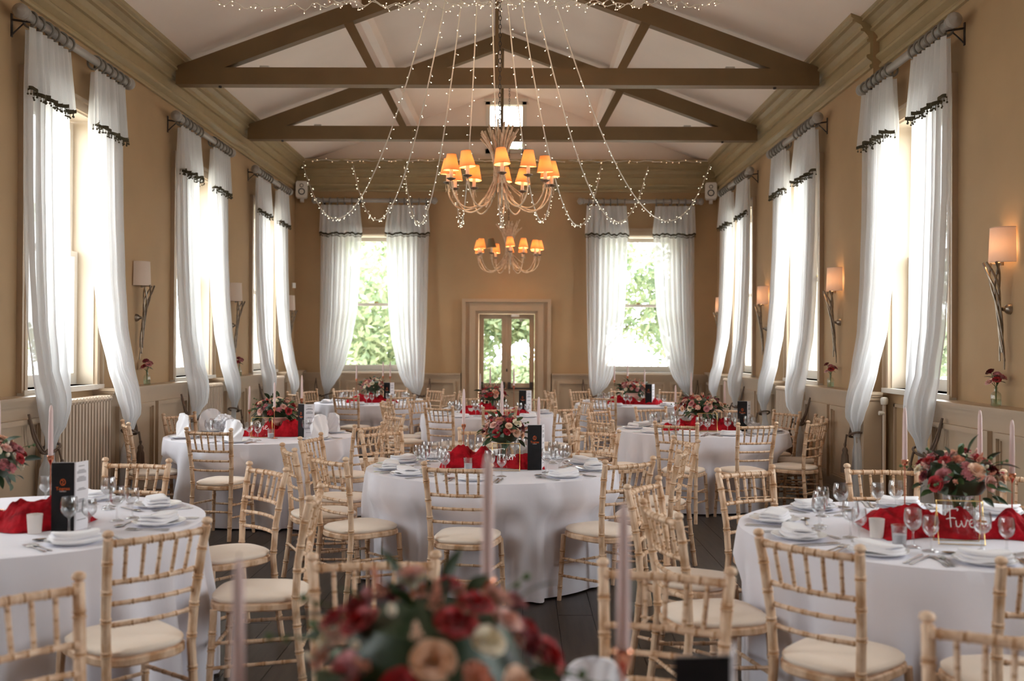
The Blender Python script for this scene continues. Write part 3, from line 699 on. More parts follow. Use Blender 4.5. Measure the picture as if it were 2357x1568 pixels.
CH = [  # table, x, y, direction the chair faces
    ('mid', -3.49, 10.1, 330), ('mid', -2.59, 8.2, 79), ('frl', -2.3, 5.93, 264), ('frl', -1.45, 5.66, 225), ('cen', -1.59, 6.76, 25), ('cen', -1.62, 7.62, 349),
    ('bkl', -3.42, 15.96, 337), ('bkl', -3.45, 14.9, 34), ('bkl', -2.94, 16.35, 315), ('bkl', -2.5, 14.08, 70), ('bkl', -1.7, 14.17, 130), ('bkc', -1.64, 12.02, 28),
    ('bkc', -1.76, 12.77, 359), ('mid', -1.3, 10.14, 214), ('mid', -1.36, 8.82, 151), ('cen', -1.16, 8.21, 313), ('cen', -1.21, 6.19, 44), ('cen', -.38, 5.82, 79),
    ('cen', .66, 6.11, 127), ('frl', -.97, 4.67, 184), ('frl', -1.36, 3.73, 139), ('nea', -1.43, 2.77, 321), ('mid', -3.56, 8.9, 29), ('bkc', -.66, 14.06, 284), ('bkc', .25, 13.94, 237),
    ('bkl', -1.43, 16.42, 225), ('bkl', -1.1, 14.92, 158), ('bkl', -.97, 15.5, 184), ('bkc', -1.4, 13.36, 323), ('bkc', -.98, 11.62, 60), ('bkc', -.26, 11.48, 108), ('cen', -.33, 8.41, 268),
    ('cen', .64, 8.36, 233), ('eig', .75, 9.6, 31), ('eig', .49, 10.72, 348), ('bkc', .53, 11.63, 134), ('bkc', .85, 13.09, 198), ('eig', .86, 11.22, 320), ('bkr', .95, 16.55, 305),
    ('bkr', .42, 15.38, 6), ('bkr', .44, 16.09, 336), ('bkr', 1.15, 14.22, 58), ('bkr', 1.69, 16.75, 274), ('bkr', 2.45, 16.5, 232), ('bkr', 2.4, 14.35, 122), ('eig', 1.5, 11.64, 292),
    ('eig', 2.38, 11.6, 245), ('eig', 2.93, 11.06, 209), ('eig', 3.06, 10.3, 173), ('eig', 2.84, 9.6, 138), ('eig', 2.17, 9.21, 108), ('eig', 1.42, 9.21, 66), ('cen', 1.24, 7.58, 198),
    ('cen', 1.1, 6.82, 163), ('fiv', 1.28, 5.72, 298), ('fiv', 2.11, 5.86, 265), ('fiv', 2.85, 5.5, 222), ('fiv', .62, 5.09, 330), ('fiv', .59, 4.26, 14), ('fiv', 1.02, 3.57, 44),
    ('nea', 1.2, 2.44, 236), ('fiv', 1.75, 3.27, 98), ('nea', -.48, 3.25, 277), ('nea', .45, 3.12, 252), ('bkl', -2.12, 16.62, 262)]
ORD = ('first', 'second', 'third', 'fourth', 'fifth', 'sixth', 'seventh', 'eighth')
SEAT = {}                                      # chair index -> phrase
for k, (tx, ty) in T.items():
    for sd in (-1, 1):
        L = sorted([i for i, c in enumerate(CH) if c[0] == k and (c[1] - tx) * sd >= 0], key=lambda i: CH[i][2])
        for n, i in enumerate(L): SEAT[i] = '%s from the front, %s side of the %s' % (ORD[n], 'left' if sd < 0 else 'right', TN[k])
for i, (k, x, y, a) in enumerate(CH):
    c = thing('banquet_chair', 'pale limewashed chair, ' + SEAT[i], 'chair', (x, y, 0), R(a), 'limewashed chairs around the %s' % TN[k]); copies(CP, c)

# ================================================================== tables and cloths
TR, TZ = .885, .762
def cloth(k, seed):
    rn = random.Random(seed); tx, ty = T[k]; seats = []
    for c in CH:
        if c[0] == k:
            d = math.hypot(c[1] - tx, c[2] - ty); a = math.atan2(c[2] - ty, c[1] - tx); seats.append((a, d - .485))
    fs = [(rn.randint(21, 26), rn.uniform(0, 6), .036), (rn.randint(12, 16), rn.uniform(0, 6), .032), (rn.randint(4, 7), rn.uniform(0, 6), .012), (rn.randint(35, 43), rn.uniform(0, 6), .008)]
    prof = [(0, 1)] + [(TR * q, 1) for q in (.25, .5, .75, .9, .97)] + [(TR, .997)]
    rows = len(prof); nd = 16; N = 280
    def pt(u, v):
        a = 2 * pi * u; j = round(v * (rows + nd - 1))
        if j < rows:
            r, z = prof[j]; return (r * cos(a), r * sin(a), TZ * z)
        f = (j - rows + 1) / nd; z = TZ - .004 - (TZ - .016) * f
        w = sum(am * sin(n * a + ph + .5 * f * sin(3 * a)) for n, ph, am in fs); w2 = max(-.055, w)
        r = TR + .006 + .035 * f + w2 * min(1, f * 1.6) * (.55 + .75 * f) * 1.35
        for sa, lim in seats:
            da = abs((a - sa + pi) % (2 * pi) - pi)
            if da < .42 and z < .62:
                m = max(.70, lim - .01); wgt = (1 if da < .28 else (.42 - da) / .14) * min(1, (.62 - z) / .12); r = r + (min(r, m) - r) * wgt
        return (r * cos(a), r * sin(a), z)
    return MB().grid(pt, N, rows + nd - 1, True).mesh('tablecloth', 'cloth', 70)
legm = MB().tube([(0, 0, 0), (0, 0, .73)], .016, 8).mesh('leg', 'steel')
topm = MB().lathe([(.001, .725), (TR - .015, .725), (TR - .012, .735), (TR - .012, .752), (.001, .752)], 48).mesh('tabletop', 'trim')
for i, (k, (tx, ty)) in enumerate(T.items()):
    t = thing('round_table', 'round table hidden under the white cloth of the ' + TN[k], 'table', (tx, ty, 0), 0, 'round dining tables')
    ob('tabletop', topm, t)
    for q in range(4): ob('leg', legm, t, (.5 * cos(q * pi / 2 + .78), .5 * sin(q * pi / 2 + .78), 0))
    o = ob('tablecloth', cloth(k, 40 + i), None, (tx, ty, 0)); tag(o, 'white floor length cloth draped over the ' + TN[k], 'tablecloth', 'white round tablecloths')

# ================================================================== place settings
TOP = TZ + .001
plate = MB().lathe([(.001, .004), (.075, .004), (.082, .007), (.118, .017), (.122, .0185), (.1225, .0165), (.088, .003), (.08, 0), (.001, 0)], 32).mesh('dinner_plate', 'plate', 50)
def nap(seed):
    rn = random.Random(seed); mb = MB()
    for j in range(3):
        w, h, z = .105 - .006 * j, .062 - .004 * j, .009 + .011 * j; dx, dr = rn.uniform(-.006, .006), rn.uniform(-.05, .05); f1, f2 = rn.uniform(0, 6), rn.uniform(0, 6)
        def s(u, v):
            q = 2 * pi * u; e = .35; c, n = cos(q), sin(q); X = abs(c) ** e * (1 if c > 0 else -1); Y = abs(n) ** e * (1 if n > 0 else -1)
            sc, zz = ((0, 0), (.97, 0), (1, .3), (1, .7), (.97, 1), (.6, 1.15), (0, 1.25))[round(v * 6)]
            x, y = X * h * sc, Y * w * sc
            return (x * cos(dr) - y * sin(dr) + dx, x * sin(dr) + y * cos(dr), z + .0115 * zz + .004 * sin(y * 30 + f1) * sc + .003 * sin(x * 50 + f2) + .012 * max(0, abs(y) / w - .6) * (j == 2))
        mb.grid(s, 28, 6, True)
    return mb.mesh('napkin', 'napkin', 60)
NAP = [nap(i) for i in range(4)]
def fan(seed):
    rn = random.Random(seed); ph = rn.uniform(0, 6)
    def s(u, v):
        a = pi * u; h = v; rr = .115 + .045 * sin(a) + .012 * sin(2 * a + ph)
        y = -rr * cos(a) * (1 - .18 * 0) * h ** .8; z = .012 + (.20 + .02 * sin(ph)) * sin(a) ** .7 * h
        return ((.055 * (1 - h) + .004 + .012 * sin(7 * a + ph) * h), y, z)
    mb = MB().grid(s, 30, 8); mb.grid(lambda u, v: tuple((-p if i == 0 else p) for i, p in enumerate(s(u, v))), 30, 8)
    mb.grid(lambda u, v: (s(u, 1)[0] * (1 - 2 * v), s(u, 1)[1], s(u, 1)[2]), 30, 2)
    return mb.mesh('upright_napkin', 'napkin', 180)
FAN = [fan(i) for i in range(3)]
def wine(h, r, name):
    return MB().lathe([(.001, .003), (.022, .0035), (.031, .002), (.033, .0005), (.033, .003), (.02, .006), (.006, .012), (.0042, .03), (.0042, h * .40), (.008, h * .44),
                       (r * .6, h * .50), (r * .92, h * .60), (r, h * .70), (r * .97, h * .85), (r * .86, h), (r * .84, h), (r * .94, h * .85), (r * .97, h * .70), (r * .89, h * .605), (r * .57, h * .51), (.001, h * .46)], 22).mesh(name, 'glass', 80)
WG = [wine(.165, .038, 'wine_glass'), wine(.148, .033, 'wine_glass')]
tum = MB().lathe([(.001, .0), (.028, 0), (.034, .085), (.0325, .085), (.027, .006), (.001, .006)], 20).mesh('votive_glass', 'glass')
def fork():
    m = MB(); m.prism([(-.098, -.006, 0), (-.092, -.008, 0), (-.02, -.003, 0), (.03, -.0028, 0), (.045, -.011, 0), (.055, -.0125, 0), (.055, .0125, 0), (.045, .011, 0), (.03, .0028, 0), (-.02, .003, 0), (-.092, .008, 0), (-.098, .006, 0)], (0, 0, .002), (0, 0, .0045))
    for i in range(4): y = -.0105 + .007 * i; m.box(.054, y - .0016, .003, .1, y + .0016, .0055)
    return m.mesh('fork', 'steel')
def knife():
    m = MB(); m.prism([(-.115, -.006, 0), (-.11, -.0085, 0), (-.02, -.005, 0), (.0, -.0095, 0), (.08, -.0105, 0), (.1, -.006, 0), (.112, .003, 0), (.11, .004, 0), (0, .004, 0), (-.02, .004, 0), (-.11, .0065, 0), (-.115, .005, 0)], (0, 0, .001), (0, 0, .004))
    return m.mesh('knife', 'steel')
def spoon():
    m = MB(); m.prism([(-.098, -.006, 0), (-.092, -.007, 0), (-.02, -.003, 0), (.045, -.0028, 0), (.045, .0028, 0), (-.02, .003, 0), (-.092, .007, 0), (-.098, .006, 0)], (0, 0, .002), (0, 0, .0045))
    m.grid(lambda u, v: (.07 + .031 * v * cos(2 * pi * u), .0195 * v * sin(2 * pi * u), .0015 + .006 * v * v), 16, 4, True); m.grid(lambda u, v: (.07 + .031 * v * cos(2 * pi * u), .0195 * v * sin(2 * pi * u), .001 + .0062 * v * v), 16, 4, True)
    return m.mesh('spoon', 'steel')
FK, KN, SP = fork(), knife(), spoon()
rs = random.Random(77)
for i, (k, cx, cy_, ca) in enumerate(CH):
    tx, ty = T[k]; a = math.atan2(cy_ - ty, cx - tx); ph = SEAT[i]; seat = ph.replace('from the front', 'seat from front')
    rp = .715; fx, fy = -cos(a), -sin(a); lx, ly = -fy, fx     # forward (to the centre) and the sitter's left
    def put(name, me, f, l, ang, label, cat, group, z=TOP, rp=rp):
        d = rp - f; o = ob(name, me, None, (tx + cos(a) * d + lx * l, ty + sin(a) * d + ly * l, z), (0, 0, a + pi + ang)); tag(o, label + ', ' + seat, cat, group); return o
    tn = TN[k]
    put('dinner_plate', plate, 0, 0, 0, 'white china plate', 'plate', 'dinner plates on the ' + tn)
    if k == 'mid': put('upright_napkin', rs.choice(FAN), 0, 0, rs.uniform(-.5, .5), 'white napkin folded upright', 'napkin', 'folded napkins on the ' + tn, TOP + .004)
    elif k == 'nea': put('upright_napkin', rs.choice(FAN), -.02, 0, rs.uniform(-.5, .5), 'small white napkin folded upright', 'napkin', 'folded napkins on the ' + tn, TOP + .004).scale = (.6, .6, .55)
    else: put('folded_napkin', rs.choice(NAP), 0, 0, rs.uniform(-.35, .35), 'folded white napkin', 'napkin', 'folded napkins on the ' + tn, TOP + .003)
    j = rs.uniform(-.01, .01)
    put('wine_glass', WG[0], .225 + j, -.065, rs.uniform(0, 6), 'large wine glass', 'wine glass', 'wine glasses on the ' + tn)
    put('wine_glass', WG[1], .20 - j, -.15, rs.uniform(0, 6), 'smaller wine glass', 'wine glass', 'wine glasses on the ' + tn)
    if k in ('cen', 'eig', 'mid', 'fiv', 'frl'):
        g = 'cutlery on the ' + tn
        put('fork', FK, -.01, .145, rs.uniform(-.05, .05), 'inner steel fork', 'fork', g); put('fork', FK, -.015, .172, rs.uniform(-.05, .05), 'outer steel fork', 'fork', g)
        put('knife', KN, -.01, -.145, rs.uniform(-.05, .05), 'inner steel knife', 'knife', g); put('knife', KN, -.012, -.172, rs.uniform(-.05, .05), 'outer steel knife', 'knife', g)
        put('spoon', SP, .15, .02, pi / 2 + rs.uniform(-.08, .08), 'steel dessert spoon', 'spoon', g)

# ================================================================== flowers
def petal(mb, th, w, R0, H, tilt, curl, ph):
    def s(u, v):
        q = th + (u - .5) * w * (1 - .35 * v * v); edge = 1 - .18 * (2 * u - 1) ** 2 * v
        r = R0 * (.25 + .75 * v ** .8) * tilt + R0 * .25 * (1 - tilt) + curl * max(0, v - .6) ** 1.5; z = H * v * edge - curl * .6 * max(0, v - .7) + .02 * sin(6 * u + ph)
        return (r * cos(q), r * sin(q), z)
    mb.grid(s, 5, 4)
def rose_mesh(c, seed):
    rn = random.Random(seed); mb = MB()
    for n, w, r, h, t, cu in ((3, 2.6, .30, .95, .9, 0), (4, 2.2, .48, 1.0, .95, .15), (5, 1.7, .68, .98, 1, .5), (6, 1.5, .88, .85, 1, .9), (6, 1.4, 1.05, .62, 1, 1.0)):
        o = rn.uniform(0, 6)
        for i in range(n): petal(mb, o + 2 * pi * i / n + rn.uniform(-.1, .1), w, r, h, t, cu, rn.uniform(0, 6))
    mb.ball((0, 0, .05), .32, 8, 4); return mb.mesh('rose', PM[c], 80)
def ruffle_mesh(c, seed):
    rn = random.Random(seed); mb = MB()
    for i in range(60):
        e = R(rn.uniform(5, 90)); a = rn.uniform(0, 6.28); d = Vector((cos(a) * cos(e), sin(a) * cos(e), sin(e) * .75)); s = Vector((-sin(a), cos(a), 0)); u = d.cross(s); w = rn.uniform(.14, .24)
        p0, p1 = d * .25, d * rn.uniform(.8, 1.05)
        mb.add([p0, p1 - s * w, p1 + u * .12 + d * .06, p1 + s * w], [(0, 1, 2), (0, 2, 3)])
    mb.ball((0, 0, .15), .55, 8, 5); return mb.mesh('carnation', PM[c], 0)
def plume_mesh(c, seed):
    rn = random.Random(seed); mb = MB(); mb.tube([(0, 0, 0), (0, 0, 1.9)], .03, 5)
    for i in range(70):
        v = rn.random(); r = .42 * (1 - v) + .05; a = rn.uniform(0, 6.28); q = rn.random() ** .5; mb.ball((r * q * cos(a), r * q * sin(a), .3 + 1.6 * v), .085, 5, 3)
    return mb.mesh('plume', PM[c], 80)
def bud_mesh(c):
    mb = MB().lathe([(.001, -.3), (.2, -.2), (.38, .1), (.36, .4), (.2, .7), (.05, .8), (.001, .8)], 9); return mb.mesh('bud', PM[c], 80)
def leaf_mesh(m, L, W):
    def s(u, v): x = L * v; w = W * sin(pi * min(1, v * .96 + .04)) ** .8; return (x, (2 * u - 1) * w, -.35 * L * v * v + .25 * w * abs(2 * u - 1))
    return MB().grid(s, 4, 6).mesh('leaf', m, 80)
FL = {c: [('rose', rose_mesh(c, i)) for i in range(2)] for c in PET}
RUF = {c: ('carnation', ruffle_mesh(c, 5)) for c in ('red', 'wine', 'pink', 'blush', 'coral')}
PLU = {c: ('plume', plume_mesh(c, 6)) for c in ('coral', 'peach', 'blush')}
BUD = {c: ('bud', bud_mesh(c)) for c in ('cream', 'pink', 'red', 'peach')}
LF = [leaf_mesh(LEAFM[0], .085, .027), leaf_mesh(LEAFM[1], .075, .016), leaf_mesh(LEAFM[2], .07, .022), leaf_mesh(LEAFM[0], .11, .02)]
def orient(d, spin=0):
    return (Vector((0, 0, 1)).rotation_difference(Vector(d).normalized()).to_matrix() @ Matrix.Rotation(spin, 3, 'Z')).to_euler()
def bouquet(loc, rx, rz, label, seed, wide=False, mix='mixed', fs=1.0):
    rn = random.Random(seed); t = thing('flower_bouquet', label, 'flowers', loc, 0, 'red and blush table flowers'); n = 0
    pal = {'mixed': ['red', 'blush', 'wine', 'peach', 'pink', 'red', 'cream', 'coral', 'blush', 'pink', 'red', 'peach'], 'pale': ['blush', 'cream', 'peach', 'red', 'blush', 'cream', 'pink', 'red', 'peach']}[mix]
    N = 48 if not wide else 60
    core = MB().lathe([(.001, -.6 * rz), (rx * .5, -.45 * rz), (rx * .72, 0), (rx * .55, .5 * rz), (.001, .72 * rz)], 14); core.obj('foliage_core', LEAFM[0], t)
    for i in range(N):
        v = (i + .5) / N; e = math.asin(1 - 1.12 * v) if 1 - 1.12 * v > -1 else -1; a = i * 2.39996 + rn.uniform(-.2, .2)
        d = Vector((cos(a) * cos(e), sin(a) * cos(e), sin(e))); p = Vector((d.x * rx, d.y * rx, d.z * rz)) * rn.uniform(.80, .98)
        if wide: p.z = max(p.z, -.02)
        nd = Vector((d.x / rx, d.y / rx, d.z / rz)).normalized() + Vector((0, 0, .25)); c = pal[i % len(pal)]; q = rn.random()
        if q < .58: nm, me = rn.choice(FL[c]); s = rn.uniform(.021, .032)
        elif q < .74: nm, me = RUF[c if c in RUF else 'pink']; s = rn.uniform(.024, .033)
        elif q < .87: nm, me = BUD[c if c in BUD else 'cream']; s = rn.uniform(.018, .026); p *= 1.04
        else: nm, me = PLU[c if c in PLU else 'coral']; s = rn.uniform(.026, .036); p *= .95
        s *= fs; ob(nm, me, t, p - nd * s * .5, orient(nd, rn.uniform(0, 6)), s)
    NL = 44 if not wide else 70
    for i in range(NL):
        a = rn.uniform(0, 6.28); e = rn.uniform(-.75, .35) if rn.random() < .7 else rn.uniform(.3, 1.4); d = Vector((cos(a) * cos(e), sin(a) * cos(e), sin(e)))
        p = Vector((d.x * rx, d.y * rx, d.z * rz)) * rn.uniform(.62, .92); s = rn.uniform(.6, 1.0)
        ob('leaf', rn.choice(LF), t, p, (rn.uniform(-.8, .8), -e * .8 - .1 + rn.uniform(-.3, .3), a + rn.uniform(-.5, .5)), s)
    for i in range(5 if not wide else 8):
        a = rn.uniform(0, 6.28); e = rn.uniform(-.1, .9); d = Vector((cos(a) * cos(e), sin(a) * cos(e), sin(e))); p0 = Vector((d.x * rx, d.y * rx, d.z * rz)) * .6; p1 = Vector((d.x * rx, d.y * rx, d.z * rz)) * rn.uniform(1.15, 1.35)
        sp = MB(); sp.tube([p0, p0.lerp(p1, .6) + Vector((0, 0, .01)), p1], .0018, 4); sp.ball(p1, .008, 6, 4); sp.ball(p0.lerp(p1, .8), .006, 6, 4); sp.obj('sprig', 'stem', t)
    return t
def glass_vase(loc, r, h, label):
    t = thing('glass_vase', label, 'vase', loc, 0, 'ribbed glass vases')
    pr = [(.001, 0), (r * .95, 0), (r, .01), (r, h - .01), (r * 1.02, h)]
    MB().lathe(pr, 28).obj('vase_wall', 'vase', t); rb = MB()
    for i in range(20): q = 2 * pi * i / 20; rb.tube([(r * cos(q), r * sin(q), h * .35), (r * cos(q), r * sin(q), h)], .003, 4)
    rb.obj('ribs', 'vase', t)
    sm = MB(); rn = random.Random(5)
    for i in range(12): a = i * .52; sm.tube([(r * .5 * cos(a + 2), r * .5 * sin(a + 2), .01), (r * .55 * cos(a), r * .55 * sin(a), h + .02)], .004, 5)
    sm.obj('stems', 'stem', t)
def urn(loc, label):
    t = thing('pedestal_urn', label, 'urn', loc, 0, 'blush pedestal urns')
    MB().lathe([(.001, 0), (.055, 0), (.055, .012), (.04, .022), (.022, .045), (.024, .06), (.045, .072), (.085, .09), (.10, .11), (.103, .125), (.096, .135), (.112, .15), (.12, .162), (.118, .17), (.10, .168), (.001, .15)], 32).obj('bowl', 'urn', t)
    g = MB()
    for i in range(24): q = 2 * pi * i / 24; g.tube([(.05 * cos(q), .05 * sin(q), .074), (.088 * cos(q), .088 * sin(q), .092), (.105 * cos(q), .105 * sin(q), .118)], .006, 5)
    g.obj('fluting', 'urn', t)
def candle(loc, h, label, ln=.25, tilt=0):
    t = thing('copper_candlestick', 'slim copper candlestick, ' + label, 'candlestick', loc, 0, 'copper candlesticks')
    MB().lathe([(.001, 0), (.032, 0), (.032, .003), (.004, .008), (.003, .02), (.003, h - .05), (.006, h - .04), (.0145, h - .022), (.0155, h - .018), (.0155, h), (.0125, h), (.0125, h - .012), (.001, h - .012)], 18).obj('stick', 'copper', t)
    MB().lathe([(.0158, h - .006), (.0172, h - .003), (.0158, h)], 16).obj('cup_rim', 'copper', t)
    c = thing('taper_candle', 'pale pink taper candle, ' + label, 'candle', (loc[0], loc[1], loc[2] + h - .012), 0, 'pale pink taper candles'); c.rotation_euler = (0, tilt, 0)
    MB().lathe([(.001, 0), (.0118, 0), (.0112, ln * .5), (.0092, ln * .88), (.006, ln * .97), (.002, ln), (.001, ln)], 14).obj('wax', 'candle', c, 60)
    MB().tube([(0, 0, ln - .002), (.001, 0, ln + .008)], .001, 4).obj('wick', 'wick', c)
def votive(loc, label, frosted=False):
    t = thing('votive_holder', label, 'votive', loc, 0, 'glass votive holders')
    ob('cup', tum if not frosted else FROST, t); MB().lathe([(.001, .007), (.026, .007), (.029, .045), (.001, .045)], 16).obj('tealight', 'page', t)
FROST = MB().lathe([(.001, .0), (.028, 0), (.034, .085), (.0325, .085), (.027, .006), (.001, .006)], 20).mesh('votive_glass', 'frost')
def runner(loc, L, W, label, seed, rz=0):
    rn = random.Random(seed); K = [(rn.uniform(5, 15), rn.uniform(-9, 9), rn.uniform(0, 6)) for _ in range(8)]
    def s(u, v):
        x = (u - .5) * L; w = W * (.72 + .2 * sin(u * 7 + seed) + .12 * sin(u * 17 + 1)); y = (v - .5) * w + .04 * sin(u * 5 + seed)
        e = max(0, 1 - (2 * v - 1) ** 4) * max(0, 1 - (2 * u - 1) ** 8)
        z = .018 + .018 * sin(u * 6 + seed)
        for a, b, c in K: z += .0050 * (1 + sin(a * x * 3.4 + b * y * 3.2 + c + 1.6 * sin(8 * x + 11 * y + c))) + .0026 * abs(sin(a * x * 7 - b * y * 6 + 2 * c + 2 * sin(14 * y + 9 * x)))
        z *= .55 + .9 * max(0, sin(pi * v))
        return (x, y, max(.0015, z * e ** .7))
    o = MB().grid(s, 130, 50).obj('gauze_runner', 'gauze', None, 180, loc=loc, rot=(0, 0, rz)); tag(o, label, 'table runner', 'crumpled red gauze runners')
def text(parent, body, size, m, loc, rot, ext=.0004, shear=0, name='lettering'):
    cd = bpy.data.curves.new('lettering_curve', 'FONT'); cd.body = body; cd.size = size; cd.extrude = ext; cd.align_x = 'CENTER'; cd.shear = shear; cd.resolution_u = 3
    tmp = bpy.data.objects.new('tmp', cd); COL.objects.link(tmp); me = bpy.data.meshes.new_from_object(tmp.evaluated_get(bpy.context.evaluated_depsgraph_get()))
    bpy.data.objects.remove(tmp); me.materials.clear(); me.materials.append(M[m]); return ob(name, me, parent, loc, rot)
def menu(loc, rz, label, open_page=False):
    """folded card standing upright; the charcoal cover faces local -y, a white leaf shows at its right edge"""
    t = thing('menu_card', label, 'menu', loc, rz, 'standing menu cards'); w, h = .098, .31
    a, b = R(6), R(62)
    cov = MB().box(-w, -.0015, 0, 0, .0015, h).obj('cover', 'menu', t, 0, rot=(0, 0, -a))
    leaf = MB().box(0, -.001, 0, w, .001, h).obj('inner_leaf', 'page', t, 0, rot=(0, 0, b))
    MB().box(-w + .004, .002, 0, .006, .004, h + .002).obj('back_leaf', 'page', t, 0, rot=(0, 0, -a))
    fx = -w / 2
    text(cov, 'Tognas', .021, 'orange', (fx, -.0022, h * .60), (R(90), 0, 0)); text(cov, 'WEDDING', .006, 'page', (fx, -.0022, h * .575), (R(90), 0, 0))
    em = MB().tube([(fx + .011 * cos(q), -.0022, h * .715 + .014 * sin(q)) for q in [2 * pi * i / 18 for i in range(18)]], .0012, 4, closed=True)
    em.tube([(fx - .004, -.0022, h * .75), (fx + .003, -.0022, h * .72), (fx - .003, -.0022, h * .70), (fx + .005, -.0022, h * .68)], .0014, 4); em.obj('emblem', 'orange', cov)
    ln = MB()
    for i, y in enumerate((.93, .87, .85, .83, .77, .75, .73, .71, .60, .58, .44, .42, .40, .28, .26, .14)):
        lw = (.02 if i in (0, 1, 4, 8, 10, 13) else .032); ln.box(w / 2 - lw, -.0016, h * y, w / 2 + lw, -.0011, h * y + .0035)
    stuff(ln.obj('printed_lines', 'ink', leaf, 0))
STROKE = dict(F=[[(-.1, 1.0), (.2, 1.12), (.75, 1.15), (.72, 1.02)], [(.3, 1.1), (.28, .6), (.3, 0)], [(.05, .5), (.4, .58), (.6, .55)]],
              i=[[(0, .42), (.02, .1), (.16, .04), (.3, .25)]], v=[[(0, .42), (.1, .08), (.22, .08), (.36, .45), (.45, .38)]],
              e=[[(0, .2), (.22, .3), (.28, .45), (.12, .48), (.03, .25), (.12, .04), (.32, .05), (.45, .2)]],
              E=[[(.55, 1.02), (.3, 1.1), (.1, .9), (.35, .62), (.06, .5), (.02, .15), (.3, -.02), (.6, .15)]],
              g=[[(.3, .4), (.12, .46), (.02, .25), (.14, .08), (.3, .38), (.28, -.2), (.1, -.42), (-.02, -.25), (.2, -.05), (.42, .15)]],
              h=[[(0, .1), (.22, .7), (.2, 1.0), (.1, .9), (.06, .03), (.2, .42), (.32, .38), (.34, .08), (.5, .15)]],
              t=[[(.1, .95), (.08, .2), (.18, .02), (.34, .12)], [(-.08, .62), (.3, .66)]],
              o=[[(.22, .44), (.06, .4), (.02, .15), (.18, .03), (.32, .2), (.26, .42), (.42, .4)]],
              u=[[(0, .42), (.02, .1), (.16, .04), (.3, .4), (.3, .1), (.42, .06)]], r=[[(0, .35), (.08, .46), (.14, .02), (.2, .35), (.38, .46), (.42, .3)]],
              O=[[(.4, 1.05), (.1, .9), (.0, .4), (.25, .02), (.6, .3), (.6, .85), (.35, 1.05), (.3, .8), (.6, .75), (.8, .9)]],
              n=[[(0, .42), (.04, .03), (.12, .38), (.26, .44), (.3, .06), (.44, .12)]])
ADV = dict(F=.62, E=.62, O=.78, i=.3, v=.46, e=.42, g=.4, h=.46, t=.34, o=.4, u=.42, r=.4, n=.44)
def sign(loc, rz, word, label):
    t = thing('table_number_frame', label, 'table sign', loc, rz, 'brass framed table signs'); w, h, r = .095, .19, .0032; tl = R(-14)
    fr = MB().tube([(-w, 0, .003), (w, 0, .003), (w, 0, h), (-w, 0, h)], r, 6, closed=True).obj('frame', 'gold', t, 0, rot=(tl, 0, 0))
    MB().tube([(-w, .035, h * .95), (-w, .09, .003), (w, .09, .003), (w, .035, h * .95)], r * .8, 6).obj('easel_stand', 'gold', t, 0)
    MB().box(-w, -.001, .003, w, .001, h).obj('pane', 'pane', t, 0, rot=(tl, 0, 0))
    W = sum(ADV[c] for c in word); s = .125 / W if W > 1.6 else .075; x = -W * s / 2; mb = MB()
    for c in word:
        for st in STROKE[c]: mb.tube([(x + p.x * s, -.003, .075 + p.y * s) for p in crom([(a, b, 0) for a, b in st], 5)], .0019, 5)
        x += ADV[c] * s
    mb.obj('word', 'sign', t, rot=(tl, 0, 0))
def dress_table(k, v, kind, rx, rz, mn, sg, cs, vs, rl, seed, mix='mixed'):
    tx, ty = T[k]; n = TN[k]; P = lambda dx, dy, z=TOP: (tx + dx, ty + dy, z)
    if rl: runner(P(rl[0], rl[1]), rl[2], rl[3], 'crumpled red gauze runner on the ' + n, seed)
    z0 = TOP + .002
    if kind == 'urn': urn(P(*v, z0), 'blush pink pedestal urn on the ' + n); zb = z0 + .232
    else: r, h = kind; glass_vase(P(*v, z0), r, h, 'clear ribbed glass vase on the ' + n); zb = z0 + h + rz * .45
    bouquet(P(*v, zb), rx, rz, '%s arrangement of red and blush roses on the %s' % ('low wide' if kind == 'urn' else 'rounded', n), seed, kind == 'urn', mix, .9 if k == 'nea' else 1.0)
    if mn: menu(P(mn[0], mn[1]), R(mn[2]), 'charcoal menu card standing on the ' + n)
    if sg: sign(P(sg[0], sg[1]), R(sg[2]), sg[3], 'brass framed clear sign reading %s on its table' % sg[3])
    for j, (dx, dy, h, ln) in enumerate(cs): candle(P(dx, dy), h, '%s of those on the %s' % (('leftmost', 'middle', 'rightmost')[j], n), ln)
    for j, (dx, dy, f) in enumerate(vs): votive(P(dx, dy), '%s votive holder on the %s, %s' % ('frosted' if f else 'clear glass', n, ('first', 'second', 'third')[j]), f)
dress_table('cen', (.08, .06), (.042, .175), .165, .14, (.345, -.16, 16), (.10, -.24, 0, 'Four'), [(-.21, .1, .295, .265), (.06, .30, .345, .265), (.33, .2, .26, .24)], [(-.16, -.2, 0), (-.33, .28, 1)], (.0, .02, .74, .34), 101)
dress_table('fiv', (.13, .02), (.068, .17), .20, .15, (.30, -.50, -12), (-.02, -.36, -8, 'Five'), [(-.03, .26, .30, .27), (.33, .24, .29, .27), (.36, -.02, .27, .26)], [(-.33, -.2, 1), (-.29, -.36, 0)], (.15, -.08, .92, .46), 102)
dress_table('frl', (-.16, .06), (.06, .2), .19, .15, (.40, -.22, 16), None, [(-.34, .2, .3, .25), (-.24, .33, .33, .25), (.11, .16, .30, .26)], [(.25, -.28, 1), (.10, .05, 1)], (-.05, -.08, .86, .42), 103)
dress_table('mid', (.11, .1), 'urn', .215, .135, (.45, -.2, -38), (.06, -.24, 6, 'One'), [(-.16, .16, .235, .24), (.2, -.31, .29, .24), (.32, .28, .34, .24)], [(.16, -.28, 0)], (.12, -.02, .78, .34), 104, 'pale')
